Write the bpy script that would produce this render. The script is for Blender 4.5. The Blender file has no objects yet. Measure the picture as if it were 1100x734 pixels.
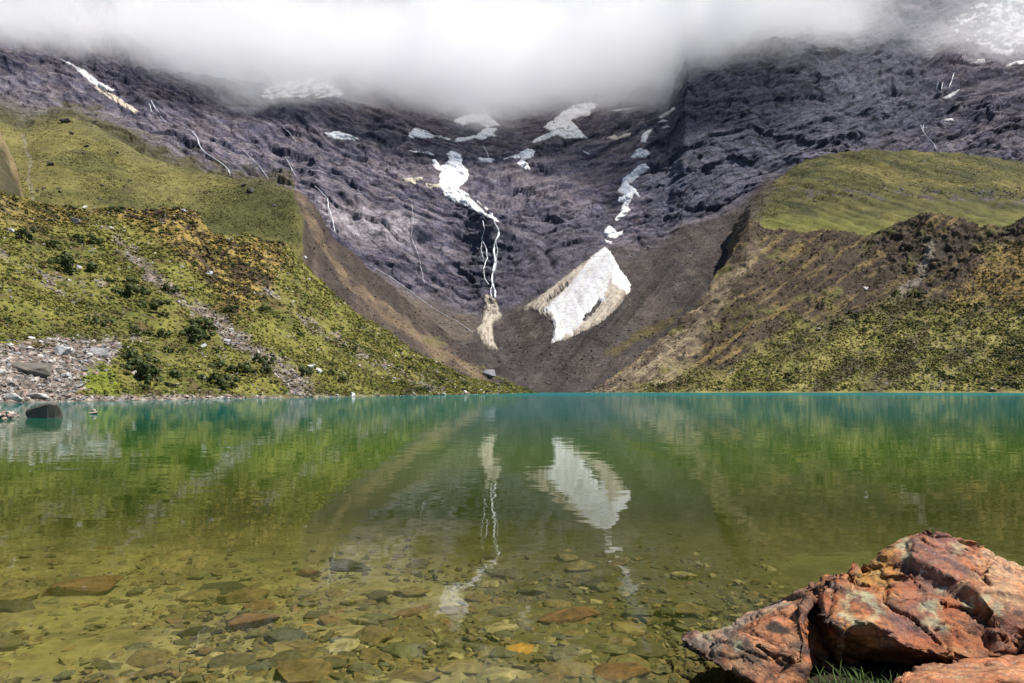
import bpy, bmesh, math, random
import numpy as np
from mathutils import Vector, Matrix
from mathutils.bvhtree import BVHTree

random.seed(7)
RNG = np.random.default_rng(11)
scene = bpy.context.scene
COL = scene.collection
PI = math.pi

# ------------------------------------------------------------------ camera numbers
HCAM = 1.3            # eye height over the water, metres
FPX = 733.0           # focal length in photo pixels (24 mm on 36 mm, 1100 px wide)
CX, HOR = 550.0, 418.5

def P(px, py, Y):
    """world point standing Y metres ahead in the direction of photo pixel px,py"""
    px = np.asarray(px, float); py = np.asarray(py, float); Y = np.asarray(Y, float)
    return np.stack([(px - CX) / FPX * Y, Y + 0 * px, HCAM + (HOR - py) / FPX * Y], -1)

def water_Y(py):
    return HCAM * FPX / (py - HOR)

# ------------------------------------------------------------------ noise
_perm = np.random.default_rng(5).permutation(256)
_perm = np.concatenate([_perm, _perm, _perm])
_g = np.random.default_rng(6).normal(size=(256, 3)); _g /= np.linalg.norm(_g, axis=1)[:, None]

def perlin(p):
    p = np.asarray(p, float); sh = p.shape[:-1]; p = p.reshape(-1, 3)
    i = np.floor(p).astype(int); f = p - i; i &= 255
    u = f * f * f * (f * (f * 6 - 15) + 10)
    out = 0
    for dx in (0, 1):
        wx = u[:, 0] if dx else 1 - u[:, 0]
        hx = _perm[i[:, 0] + dx]
        for dy in (0, 1):
            wy = u[:, 1] if dy else 1 - u[:, 1]
            hy = _perm[hx + i[:, 1] + dy]
            for dz in (0, 1):
                wz = u[:, 2] if dz else 1 - u[:, 2]
                g = _g[_perm[hy + i[:, 2] + dz]]
                d = g[:, 0] * (f[:, 0] - dx) + g[:, 1] * (f[:, 1] - dy) + g[:, 2] * (f[:, 2] - dz)
                out = out + wx * wy * wz * d
    return (out * 1.6).reshape(sh)

def fbm(p, octv=4, gain=.5, off=0.0):
    p = np.asarray(p, float) + off; a = 1; s = 0; t = 0
    for _ in range(octv):
        s = s + a * perlin(p); t += a; a *= gain; p = p * 2.03 + 17.3
    return s / t

def ridged(p, octv=4, gain=.5, off=0.0):
    p = np.asarray(p, float) + off; a = 1; s = 0; t = 0
    for _ in range(octv):
        r = 1 - np.abs(perlin(p)) * 1.6
        s = s + a * np.clip(r, 0, 1) ** 2; t += a; a *= gain; p = p * 2.07 + 9.1
    return s / t

def facet(p, seed=0):
    """broken rock: every point takes the tilted plane of its nearest jittered seed; also how close it is to a joint"""
    sh = p.shape[:-1]; p = np.asarray(p, float).reshape(-1, 3); c = np.floor(p).astype(int)
    best = np.full(len(p), 9.); sec = np.full(len(p), 9.); h = np.zeros(len(p))
    for dx in (-1, 0, 1):
        for dy in (-1, 0, 1):
            for dz in (-1, 0, 1):
                q = c + np.array([dx, dy, dz]); a = q & 255
                k = _perm[_perm[_perm[(a[:, 0] + seed) & 255] + a[:, 1]] + a[:, 2]]
                g = _g[k]; g2 = _g[(k * 7 + 31) & 255]
                v = p - (q + .5 + .45 * g); d = (v * v).sum(1)
                m = d < best
                sec = np.where(m, best, np.minimum(sec, d)); best = np.where(m, d, best)
                h = np.where(m, .5 * g2[:, 0] + (v * g2).sum(1) * .9, h)
    return h.reshape(sh), (np.sqrt(sec) - np.sqrt(best)).reshape(sh)

def sstep(a, b, x):
    t = np.clip((x - a) / (b - a), 0, 1)
    return t * t * (3 - 2 * t)

def mix(a, b, t):
    t = np.asarray(t)[..., None]
    return a * (1 - t) + np.asarray(b, float) * t

def sdist(px, py, poly):
    """signed distance (pixels, + inside) of points to a polygon"""
    px = np.asarray(px, float); py = np.asarray(py, float)
    q = np.asarray(poly, float); n = len(q)
    d = np.full(px.shape, 1e9); ins = np.zeros(px.shape, bool)
    for k in range(n):
        ax, ay = q[k]; bx, by = q[(k + 1) % n]
        ex, ey = bx - ax, by - ay
        t = np.clip(((px - ax) * ex + (py - ay) * ey) / (ex * ex + ey * ey + 1e-9), 0, 1)
        d = np.minimum(d, np.hypot(px - ax - t * ex, py - ay - t * ey))
        c = ((ay > py) != (by > py)) & (px < (bx - ax) * (py - ay) / (by - ay + 1e-12) + ax)
        ins ^= c
    return np.where(ins, d, -d)

def ldist(px, py, line):
    """distance to a polyline and how far along it (0..1)"""
    q = np.asarray(line, float); n = len(q)
    d = np.full(np.shape(px), 1e9); w = np.zeros(np.shape(px))
    for k in range(n - 1):
        ax, ay = q[k]; bx, by = q[k + 1]
        ex, ey = bx - ax, by - ay
        t = np.clip(((px - ax) * ex + (py - ay) * ey) / (ex * ex + ey * ey + 1e-9), 0, 1)
        dd = np.hypot(px - ax - t * ex, py - ay - t * ey)
        w = np.where(dd < d, (k + t) / (n - 1), w); d = np.minimum(d, dd)
    return d, w

# ------------------------------------------------------------------ mesh helpers
def new_mesh(name, verts, faces, mat=None, col=None, smooth=True):
    me = bpy.data.meshes.new(name)
    verts = np.ascontiguousarray(verts, np.float32).reshape(-1, 3)
    faces = np.ascontiguousarray(faces, np.int32); k = faces.shape[1]
    me.vertices.add(len(verts)); me.vertices.foreach_set('co', verts.ravel())
    me.loops.add(faces.size); me.loops.foreach_set('vertex_index', faces.ravel())
    me.polygons.add(len(faces))
    me.polygons.foreach_set('loop_start', np.arange(0, faces.size, k, dtype=np.int32))
    try:
        me.polygons.foreach_set('loop_total', np.full(len(faces), k, np.int32))
    except Exception:
        pass
    me.polygons.foreach_set('use_smooth', np.full(len(faces), smooth, bool))
    if col is not None:
        c = np.asarray(col, np.float32).reshape(-1, 3)
        c = np.concatenate([np.clip(c, 0, 1), np.ones((len(c), 1), np.float32)], 1)
        a = me.color_attributes.new('Col', 'FLOAT_COLOR', 'POINT')
        a.data.foreach_set('color', np.ascontiguousarray(c).ravel())
    me.update(calc_edges=True); me.validate()
    if mat: me.materials.append(mat)
    return me

def link(name, me, parent=None, label=None, cat=None, group=None, kind=None, loc=None):
    o = bpy.data.objects.new(name, me); COL.objects.link(o)
    if parent is not None: o.parent = parent
    if label: o['label'] = label
    if cat: o['category'] = cat
    if group: o['group'] = group
    if kind: o['kind'] = kind
    if loc is not None: o.location = loc
    return o

def grid_faces(R, C, keep=None):
    i = np.arange(R * C).reshape(R, C)
    f = np.stack([i[:-1, :-1], i[:-1, 1:], i[1:, 1:], i[1:, :-1]], -1)
    if keep is not None: return f[keep]
    return f.reshape(-1, 4)

def rails(pxs, rl, counts, back=None):
    """loft: each rail is a list of (px,py,Y); returns PX,PY,YY grids and the v coordinate"""
    pys, Ys = [], []
    for r in rl:
        r = sorted(r); a = np.array(r, float)
        pys.append(np.interp(pxs, a[:, 0], a[:, 1])); Ys.append(np.interp(pxs, a[:, 0], a[:, 2]))
    pys = np.array(pys); Ys = np.array(Ys)
    v = np.concatenate([np.linspace(k, k + 1, n, endpoint=False) for k, n in enumerate(counts)] + [[len(counts)]])
    k = np.minimum(v.astype(int), len(rl) - 2); t = (v - k)[:, None]
    PY = pys[k] * (1 - t) + pys[k + 1] * t
    # interpolate in height so that straight slopes stay straight in space
    Z = HCAM + (HOR - pys) / FPX * Ys
    YY = Ys[k] * (1 - t) + Ys[k + 1] * t
    ZZ = Z[k] * (1 - t) + Z[k + 1] * t
    PY = HOR - (ZZ - HCAM) * FPX / YY
    PX = np.broadcast_to(pxs, PY.shape)
    return PX, PY, YY, np.broadcast_to(v[:, None], PY.shape)

def smooth_rows(A, n):
    for _ in range(n):
        B = A.copy(); B[1:-1] = (A[:-2] + 2 * A[1:-1] + A[2:]) / 4; A = B
    return A

def smooth_cols(A, n):
    for _ in range(n):
        B = A.copy(); B[:, 1:-1] = (A[:, :-2] + 2 * A[:, 1:-1] + A[:, 2:]) / 4; A = B
    return A

def normals(W):
    du = np.gradient(W, axis=1); dv = np.gradient(W, axis=0)
    n = np.cross(du, dv); n /= np.linalg.norm(n, axis=-1, keepdims=True) + 1e-9
    return n

# ------------------------------------------------------------------ material helpers
class NT:
    def __init__(s, name):
        s.m = bpy.data.materials.new(name); s.m.use_nodes = True
        s.t = s.m.node_tree; s.t.nodes.clear(); s.out = s.n('ShaderNodeOutputMaterial')
    def n(s, t, **kw):
        nd = s.t.nodes.new(t)
        for k, v in kw.items():
            if k in nd.inputs.keys() if isinstance(k, str) else False: nd.inputs[k].default_value = v
            else: setattr(nd, k, v)
        return nd
    def l(s, a, b): s.t.links.new(a, b)
    def math(s, op, a, b=None, clamp=False):
        nd = s.t.nodes.new('ShaderNodeMath'); nd.operation = op; nd.use_clamp = clamp
        for i, x in enumerate((a, b)):
            if x is None: continue
            if hasattr(x, 'links'): s.l(x, nd.inputs[i])
            else: nd.inputs[i].default_value = x
        return nd.outputs[0]
    def noise(s, vec, scale, detail=5, rough=.6, dist=0):
        nd = s.t.nodes.new('ShaderNodeTexNoise'); nd.inputs['Scale'].default_value = scale
        nd.inputs['Detail'].default_value = detail; nd.inputs['Roughness'].default_value = rough
        nd.inputs['Distortion'].default_value = dist
        if vec is not None: s.l(vec, nd.inputs['Vector'])
        return nd
    def mapr(s, v, a, b, c, d, smooth=False):
        nd = s.t.nodes.new('ShaderNodeMapRange'); s.l(v, nd.inputs[0])
        for i, x in zip((1, 2, 3, 4), (a, b, c, d)): nd.inputs[i].default_value = x
        if smooth: nd.interpolation_type = 'SMOOTHSTEP'
        return nd.outputs[0]
    def mixc(s, fac, a, b, mode='MIX'):
        nd = s.t.nodes.new('ShaderNodeMix'); nd.data_type = 'RGBA'; nd.blend_type = mode
        for sock, x in ((nd.inputs['Factor'], fac), (nd.inputs[6], a), (nd.inputs[7], b)):
            if hasattr(x, 'links'): s.l(x, sock)
            elif isinstance(x, (int, float)): sock.default_value = x
            else: sock.default_value = (*x, 1) if len(x) == 3 else x
        return nd.outputs[2]
    def ramp(s, v, stops):
        nd = s.t.nodes.new('ShaderNodeValToRGB'); s.l(v, nd.inputs[0]); e = nd.color_ramp.elements
        while len(e) < len(stops): e.new(.5)
        for el, (p, c) in zip(e, stops): el.position = p; el.color = (*c, 1)
        return nd.outputs[0]
    def pos(s): return s.t.nodes.new('ShaderNodeNewGeometry').outputs['Position']
    def scale(s, v, sc):
        nd = s.t.nodes.new('ShaderNodeMapping'); s.l(v, nd.inputs[0]); nd.inputs['Scale'].default_value = sc
        return nd.outputs[0]

def terrain_mat(name, scales, contrast=.5, bump=.5, bdist=.5, rough=.95, spec=.15, stretch=None):
    """attribute colour broken up by world noise, with a bump of the same grain"""
    t = NT(name); p = t.pos()
    if stretch: p = t.scale(p, stretch)
    at = t.n('ShaderNodeAttribute', attribute_name='Col').outputs['Color']
    c = at; hs = None
    for k, sc in enumerate(scales):
        nz = t.noise(p, sc, 6, .65, .3 if k == 0 else 0)
        f = t.mapr(nz.outputs['Fac'], .28, .72, 1 - contrast, 1 + contrast)
        cmb = t.n('ShaderNodeCombineXYZ')
        for i in range(3): t.l(f, cmb.inputs[i])
        c = t.mixc(1.0, c, cmb.outputs[0], 'MULTIPLY')
        h = t.math('MULTIPLY', nz.outputs['Fac'], 1.0 / (1 + k))
        hs = h if hs is None else t.math('ADD', hs, h)
    b = t.n('ShaderNodeBump'); b.inputs['Strength'].default_value = bump; b.inputs['Distance'].default_value = bdist
    t.l(hs, b.inputs['Height'])
    pr = t.n('ShaderNodeBsdfPrincipled'); t.l(c, pr.inputs['Base Color']); t.l(b.outputs[0], pr.inputs['Normal'])
    pr.inputs['Roughness'].default_value = rough; pr.inputs['Specular IOR Level'].default_value = spec
    t.l(pr.outputs[0], t.out.inputs['Surface'])
    return t.m

M_ROCK = terrain_mat('mountain_rock', (.07, .42, 1.3), .46, 1.0, 3.5)
M_GRASS = terrain_mat('alpine_grass', (.10, .5, 1.6), .26, .7, .9)
M_MORAINE = terrain_mat('moraine_heath', (.5, 2.6), .40, .8, .5)
M_MORAINE2 = terrain_mat('moraine_far', (.22, 1.1), .42, .8, 1.0)
M_PLANT = terrain_mat('heath_tufts', (3.0,), .3, .2, .05)
M_STONE = terrain_mat('loose_stone', (2.5, 9.0), .22, .5, .05)
M_PEB = terrain_mat('bed_pebbles', (7.0, 31.0), .32, .5, .02)

# =================================================================== TERRAIN
# ---- mountain: headwall, scree bowl and right buttress, one continuous heightfield
pxs = np.arange(-110, 1211, 1.15)
foot = [(-110, 200, 520), (100, 210, 530), (300, 250, 560), (400, 300, 570), (470, 328, 560), (530, 340, 552), (560, 330, 562), (620, 295, 590),
        (660, 268, 620), (700, 264, 628), (760, 236, 650), (820, 200, 685), (900, 185, 700), (1000, 182, 710), (1210, 182, 710)]
r0 = [(-110, 425, 285), (400, 423.2, 285), (560, 422.3, 282), (640, 422.3, 282), (760, 423, 285), (1210, 425, 290)]
r1 = [(-110, 330, 420), (300, 330, 420), (400, 350, 420), (480, 388, 385), (530, 402, 362), (600, 402, 358), (640, 396, 370), (700, 360, 430), (800, 290, 520), (900, 270, 570), (1210, 270, 580)]
r3 = [(-110, 90, 650), (150, 130, 680), (300, 175, 700), (420, 190, 690), (480, 205, 690), (530, 234, 635), (560, 215, 660), (600, 200, 690), (660, 195, 710), (720, 175, 705), (735, 165, 690), (800, 130, 720), (1000, 112, 800), (1210, 120, 780)]
r3b = [(-110, 80, 690), (150, 122, 720), (300, 166, 740), (420, 178, 745), (480, 170, 780), (530, 180, 770), (600, 172, 770), (660, 172, 780), (715, 160, 770), (735, 150, 705), (800, 118, 740), (1000, 100, 835), (1210, 108, 815)]
r4 = [(-110, 40, 800), (150, 78, 820), (300, 98, 850), (450, 135, 860), (550, 140, 880), (640, 130, 890), (715, 125, 850), (735, 92, 770), (830, 50, 810), (1000, 40, 950), (1210, 40, 950)]
r4b = [(-110, 34, 840), (150, 72, 860), (300, 90, 900), (450, 122, 940), (550, 126, 960), (640, 112, 960), (715, 112, 900), (735, 84, 790), (830, 42, 840), (1000, 24, 990), (1210, 24, 990)]
r5 = [(-110, -120, 1150), (500, -110, 1250), (735, -60, 1000), (1210, -120, 1200)]
r6 = [(-110, 60, 1500), (1210, 60, 1500)]
PX, PY, YY, V = rails(pxs, [r0, r1, foot, r3, r3b, r4, r4b, r5, r6], [50, 100, 115, 30, 70, 26, 70, 10])
W = P(PX, PY, YY)
for _ in range(1):
    W = smooth_rows(W, 8); W = smooth_cols(W, 5)
Nn = normals(W)
x, y, z = W[..., 0], W[..., 1], W[..., 2]
wob = fbm(W / 45, 4)
rockm = sstep(-.12, .16, V - 2.0 + .28 * wob)
wx = W + 22 * np.stack([fbm(W / 70, 3, off=3.1), fbm(W / 70, 3, off=8.7), fbm(W / 70, 3, off=5.5)], -1)
s = W[..., 2] + .25 * (wx[..., 2] - W[..., 2]) - np.where(x < 0, .74, .50) * (np.sqrt(x * x + 60 ** 2) - 60) + .1 * y + 14 * fbm(W / 210, 2, off=61)
strata = fbm(np.stack([x / 170, y / 170, s / 17], -1), 4, .62)
ter = s / 26 + 1.2 * fbm(W / 90, 3, off=2.2)
ledge = np.abs(((ter % 1.0) - .5) * 2)                 # ledges along the dip
gul = ridged(np.stack([wx[..., 0] / 62, wx[..., 1] / 90, wx[..., 2] / 260], -1), 3)
big = ridged(np.stack([wx[..., 0] / 165, wx[..., 1] / 150, s / 95], -1), 4, .5)
mid = ridged(np.stack([wx[..., 0] / 75, wx[..., 1] / 60, s / 24], -1) + .3 * wob[..., None], 4, .55, 4.0)
rgh = .30 + 1.05 * sstep(-.22, .30, fbm(W / 105, 3, off=31))
fine = fbm(W / 8, 4, .6)
sgn = np.where(x < 0, 1.0, -1.0) * .36
bed = np.stack([x, y * .8, (z + sgn * x) * 2.1], -1) + 9 * np.stack([fbm(W / 30, 3, off=3.1), fbm(W / 30, 3, off=8.7), fbm(W / 30, 3, off=5.5)], -1)
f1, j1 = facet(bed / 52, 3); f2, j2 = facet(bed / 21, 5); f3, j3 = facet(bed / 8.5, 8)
def stair(t, steep=.28):
    f = t % 1.0
    return np.where(f < 1 - steep, f / (1 - steep) * .35, .35 + (f - 1 + steep) / steep * .65)   # gentle ledge, then a riser
t1 = s / 36 + 1.3 * fbm(W / 150, 3, off=2.2) + .26 * fbm(W / 22, 3, off=4.2); t2 = s / 12.5 + 1.6 * fbm(W / 130, 3, off=5.2) + .22 * fbm(W / 12, 3, off=1.2)
saw, saw2 = t1 % 1.0, t2 % 1.0
amp1 = .12 + 1.1 * sstep(-.12, .3, fbm(W / 120, 2, off=41)); amp2 = .1 + 1.2 * sstep(-.12, .3, fbm(W / 60, 2, off=51))
inc = ridged(np.stack([wx[..., 0] / 95, wx[..., 1] / 120, wx[..., 2] / 420], -1), 2) ** 3
disp = rockm * .74 * (18 * (big - .5) - 4.6 * amp1 * (stair(t1) - .5) - 2.0 * amp2 * (stair(t2) - .5) - 9 * inc + rgh * (4.2 * f1 + 2.6 * f2 + 1.3 * f3) + 2.0 * (mid - .5) + .7 * rgh * fine + .9 * fbm(W / 3.6, 3, .7))
disp += (1 - rockm) * (1.0 * fbm(W / 14, 4) + 1.6 * fbm(np.stack([x / 12, y / 90, z / 90], -1), 3)) * sstep(0, .6, V)
disp *= 1 - .75 * sstep(.35, .0, np.abs(V - 2.0)) * sstep(500, 560, PX) * sstep(720, 640, PX)
dirn = Nn * .75 + np.array([0, -.3, .1])
W = W + dirn * disp[..., None]
W_M = W
# colours (own colour of rock, soil, turf, plus a blue lift for distance haze)
ca = fbm(W / 55, 4, off=1.0); cb = fbm(W / 16, 4, off=6.0); cc = fbm(np.stack([x / 90, y / 90, s / 9], -1), 4, .6, 3.0)
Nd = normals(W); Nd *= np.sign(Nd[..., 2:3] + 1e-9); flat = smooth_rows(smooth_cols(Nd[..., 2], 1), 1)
c = np.ones(W.shape) * np.array([.074, .066, .084])
c = mix(c, (.100, .074, .070), sstep(.0, .35, ca) * .8)
c = mix(c, (.042, .042, .056), sstep(.05, .4, cc) * .8)
c = mix(c, (.125, .118, .130), sstep(.08, .4, -cc + .35 * cb) * .6)
c = mix(c, (.085, .058, .046), sstep(.25, .5, cb) * .5)
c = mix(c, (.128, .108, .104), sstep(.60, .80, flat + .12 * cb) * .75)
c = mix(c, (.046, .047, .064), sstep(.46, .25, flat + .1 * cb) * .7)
c = mix(c, (.150, .130, .124), sstep(.25, .60, saw + .25 * cb) * sstep(.76, .70, saw) * .55 * amp1)
c = mix(c, (.034, .034, .047), sstep(.70, .76, saw) * .6 * np.clip(amp1, 0, 1))
c = mix(c, (.130, .116, .118), sstep(.4, .66, saw2 + .2 * cb) * sstep(.76, .70, saw2) * .4)
c = mix(c, (.038, .038, .052), sstep(.70, .76, saw2) * .45 * np.clip(amp2, 0, 1))
c = mix(c, (.155, .142, .148), sstep(.62, .9, ridged(np.stack([x / 14, y / 60, z / 130], -1), 3)) * .25)
lite = sdist(PX, PY, [(340, 215), (395, 222), (450, 238), (440, 262), (395, 258), (350, 245)]) + 14 * cb
c = mix(c, (.27, .24, .225), sstep(-4, 10, lite) * .75)
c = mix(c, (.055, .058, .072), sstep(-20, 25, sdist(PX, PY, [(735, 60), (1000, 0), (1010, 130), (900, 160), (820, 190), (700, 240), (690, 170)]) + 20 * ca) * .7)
c = mix(c, (.055, .052, .060), sstep(-6, 10, sdist(PX, PY, [(480, 230), (600, 215), (680, 235), (650, 260), (590, 310), (540, 335), (500, 325)]) + 10 * ca) * .55)
turf = sstep(-12, 20, sdist(PX, PY, [(-120, 60), (20, 105), (70, 110), (110, 130), (200, 180), (-120, 260)]) + 18 * ca)
c = mix(c, (.075, .075, .030), turf * .7)
c = c * np.array([1.10, 1.12, 1.26]) * (1 + .38 * fbm(W / 120, 3, off=14))[..., None] * (1 + .42 * fbm(W / 5, 4, .7, 2.0))[..., None] * (1 - .40 * sstep(.10, .02, j2) - .25 * sstep(.10, .02, j3))[..., None]  # pale blue lift puts distance haze into the rock colour
_sky = np.interp(PX, [-110, 0, 25, 70, 100, 150, 200, 250, 318], [92, 128, 136, 122, 132, 163, 180, 191, 203])
turf2 = sstep(20, -4, (_sky - PY) + 26 * cb + 14 * ca - 4) * (PX < 316)
c = mix(c, (.070, .062, .026), turf2 * .85)
scree = np.ones(W.shape) * np.array([.062, .053, .051])
scree = mix(scree, (.090, .073, .064), sstep(-.1, .4, fbm(np.stack([x / 16, y / 80, z / 80], -1), 3)) * .7)
scree = mix(scree, (.044, .038, .040), sstep(.0, .4, ca) * .6)
_dx = np.where(PX > 560, .62, -.72); _q1 = .78 * PX + _dx * PY; _q2 = -_dx * PX + .78 * PY
_st = fbm(np.stack([_q1 / 3.2, _q2 / 70, 0 * PX + _dx], -1), 4, .65); _st2 = fbm(np.stack([_q1 / 15, _q2 / 120, 0 * PX + _dx + 4], -1), 3)
scree = scree * .80 * (1 + .6 * _st + .5 * _st2)[..., None]
scree *= (1 + .35 * fbm(W / 4, 4, .7))[..., None]
tanl = sdist(PX, PY, [(440, 300), (470, 330), (520, 345), (500, 368), (470, 358), (430, 330), (380, 300), (400, 290)]) + 10 * cb
scree = mix(scree, (.125, .10, .080), sstep(-6, 8, tanl) * .6)
olive = sdist(PX, PY, [(648, 380), (690, 352), (722, 338), (735, 330), (722, 350), (690, 366), (660, 384)]) + 6 * cb
scree = mix(scree, (.075, .060, .020), sstep(-2, 4, olive) * .8)
c = scree * (1 - rockm[..., None]) + c * rockm[..., None]
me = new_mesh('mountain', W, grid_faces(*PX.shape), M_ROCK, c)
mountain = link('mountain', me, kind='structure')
BVH_M = BVHTree.FromPolygons([tuple(v) for v in W.reshape(-1, 3)[:]], [tuple(f) for f in grid_faces(*PX.shape)])

def dem(name, pxs, rl, counts, mat, dispf, colf, sm=4, keepf=None):
    PX, PY, YY, V = rails(pxs, rl, counts)
    W = P(PX, PY, YY); W = smooth_rows(W, sm); W = smooth_cols(W, 2)
    N = normals(W)
    W = W + N * dispf(PX, PY, V, W)[..., None]
    c = colf(PX, PY, V, W)
    F = grid_faces(*PX.shape)
    me = new_mesh(name, W, F, mat, c)
    o = link(name, me, kind='structure')
    return dict(o=o, PX=PX, PY=PY, V=V, W=W, F=F, N=normals(W), c=c,
                bvh=BVHTree.FromPolygons([tuple(v) for v in W.reshape(-1, 3)], [tuple(f) for f in F]))

# ---- left grassy hill and the hard moraine ridge running down from it
lh_sky = [(-110, 92, 320), (0, 128, 325), (25, 136, 330), (70, 122, 345), (100, 132, 345), (150, 163, 340), (200, 180, 335), (250, 191, 330), (290, 196, 322), (318, 203, 315),
          (328, 213, 318), (340, 226, 322), (360, 256, 328), (380, 274, 330), (400, 291, 332), (440, 323, 328), (470, 350, 322), (500, 378, 312), (530, 400, 300), (552, 413, 290), (575, 423, 284)]
lh_foot = [(-110, 300, 190), (0, 300, 195), (200, 300, 212), (320, 330, 225), (400, 385, 230), (470, 412, 240), (520, 421, 255), (575, 425, 280)]
lh_mid = [(-110, 190, 245), (0, 205, 250), (150, 228, 262), (250, 247, 268), (310, 258, 262), (325, 262, 262), (350, 295, 265), (400, 345, 268), (450, 380, 270), (500, 402, 275), (575, 424, 282)]
lh_back = [(a, b + 70, Y + 90) for a, b, Y in lh_sky]
def lh_edge(PX, PY):
    return PX - np.interp(PY, [190, 203, 235, 262, 300], [309, 314, 324, 326, 322])
def lh_d(PX, PY, V, W):
    e = sstep(-4, 10, lh_edge(PX, PY))
    d = 2.0 * fbm(W / 30, 4) + 1.1 * fbm(W / 6, 4, .7)
    st = fbm(np.stack([W[..., 0] / 9 + W[..., 1] / 25, W[..., 1] / 60, W[..., 2] / 60], -1), 4)
    return (d * (1 - e) + e * (2.6 * st + .6 * fbm(W / 4, 3))) * sstep(2.9, 2.2, np.abs(V - 1) + 1.2)+0*d
def lh_c(PX, PY, V, W):
    a = fbm(W / 34, 4, off=2.0); b = fbm(W / 9, 4, off=5.0)
    c = np.ones(W.shape) * np.array([.098, .088, .028])
    c = mix(c, (.060, .060, .020), sstep(-.05, .3, a + .3 * b))
    c = mix(c, (.135, .118, .040), sstep(.1, .45, -a + .5 * b) * .8)
    c = mix(c, (.050, .040, .022), sstep(.15, .45, b) * .6)
    c = c * (1 + .42 * fbm(W / 3.4, 4, .65, 3.3))[..., None] * (1 + .22 * fbm(W / 18, 3, .5, 8.3))[..., None]
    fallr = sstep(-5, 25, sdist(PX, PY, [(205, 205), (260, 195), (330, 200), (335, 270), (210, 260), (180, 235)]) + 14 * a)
    c = mix(c, (.038, .043, .014), fallr * .8)  # shade on the hill's right flank, put into the grass colour
    c = mix(c, (.075, .070, .038), sstep(20, -6, PY - np.interp(PX, [0, 25, 70, 150, 318], [128, 136, 122, 163, 203]) - 8 * b) * .6)
    d, _ = ldist(PX, PY, [(24, 146), (27, 152), (27, 160), (31, 167), (33, 175), (31, 184), (30, 192), (33, 200), (36, 215)])
    c = mix(c, (.16, .145, .12), sstep(2.2, .8, d + 2.5 * b) * .5)
    e = sstep(-3, 3, lh_edge(PX, PY) + 5 * b)
    st = fbm(np.stack([W[..., 0] / 7 + W[..., 1] / 20, W[..., 1] / 60, W[..., 2] / 60], -1), 4, off=7)
    sc = np.ones(W.shape) * np.array([.040, .031, .027])
    sc = mix(sc, (.070, .053, .042), sstep(.0, .35, st) * .8)
    sc = sc * (1 + .5 * fbm(W / 3, 4, .7, 6.0))[..., None]
    d, w = ldist(PX, PY, [(320, 210), (335, 245), (352, 272), (376, 305), (400, 322), (430, 345), (470, 378), (515, 404)])
    sc = mix(sc, (.165, .118, .070), sstep(1, -1, (d - 1.0 - 5 * w - 12 * b) / 5) * .6)
    grn = sstep(.1, .4, b) * sstep(430, 480, PX)
    sc = mix(sc, (.09, .09, .03), grn * .6)
    return c * (1 - e[..., None]) + sc * e[..., None]
LH = dem('grassy_hill', np.arange(-110, 576, 1.4), [lh_foot, lh_mid, lh_sky, lh_back], [40, 120, 14], M_GRASS, lh_d, lh_c, 3)

# ---- small dark ridge at the left edge
k_crest = [(-110, 105, 235), (-20, 128, 240), (0, 141, 242), (9, 156, 244), (18, 176, 246), (23, 195, 248), (28, 214, 250), (34, 240, 252)]
k_foot = [(a, 300, 190) for a in (-110, 34)]
k_back = [(a, b + 60, Y + 40) for a, b, Y in k_crest]
def k_c(PX, PY, V, W):
    a = fbm(W / 10, 4)
    c = np.ones(W.shape) * np.array([.050, .045, .024])  # shade of the face put into its dark base; crest below is lit tan rock
    dd = PY - np.interp(PX, [-110, 0, 9, 18, 23, 28], [105, 141, 156, 176, 195, 214])
    return mix(c, (.20, .150, .080), sstep(26, 6, dd + 16 * a) * .85)
dem('side_ridge', np.arange(-110, 34.5, 1.2), [k_foot, k_crest, k_back], [90, 12], M_GRASS,
    lambda PX, PY, V, W: 1.5 * fbm(W / 9, 4) * sstep(0, .3, V), k_c, 1)

# ---- left moraine: heath slope from the shore to the ridge
shore = [(-110, 436), (-60, 434.6), (0, 433), (60, 432), (130, 430.6), (200, 429.2), (300, 427.6), (400, 426), (480, 424.6), (530, 423.6), (578, 422.2)]
lm_crest = [(-110, 185, 128), (-60, 192, 130), (0, 206, 135), (20, 213, 138), (40, 220, 142), (60, 224, 145), (80, 225, 148), (100, 223, 150), (130, 225, 156), (150, 226, 160), (190, 224, 165), (210, 229, 168),
            (217, 240, 169), (226, 248, 170), (245, 251, 174), (265, 250, 178), (285, 258, 183), (310, 263, 186), (320, 275, 186), (335, 292, 187), (350, 306, 188), (375, 328, 189), (400, 346, 190),
            (430, 366, 191), (450, 380, 193), (480, 394, 198), (500, 404, 204), (515, 408, 212), (530, 410, 222), (545, 412, 240), (560, 416, 262), (578, 423.2, 280)]
lm_s = [(a, b, water_Y(b)) for a, b in shore]
lm_u = [(a, b + 6 * (60 / water_Y(b)) ** .5 + 3, water_Y(b) - 5) for a, b in shore]
lm_m = []
for a in np.linspace(-110, 578, 40):
    sy = np.interp(a, [q[0] for q in lm_s], [q[1] for q in lm_s]); sY = np.interp(a, [q[0] for q in lm_s], [q[2] for q in lm_s])
    cy = np.interp(a, [q[0] for q in lm_crest], [q[1] for q in lm_crest]); cY = np.interp(a, [q[0] for q in lm_crest], [q[2] for q in lm_crest])
    Y = sY + .33 * (cY - sY); zc = HCAM + (HOR - cy) / FPX * cY
    lm_m.append((a, HOR - (zc * .24 - HCAM) * FPX / Y, Y))
lm_back = [(a, b + 35, Y + 34) for a, b, Y in lm_crest]
STRIPE = [(98, 222), (108, 236), (130, 262), (160, 292), (200, 322), (240, 352), (275, 378), (330, 418)]
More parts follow.
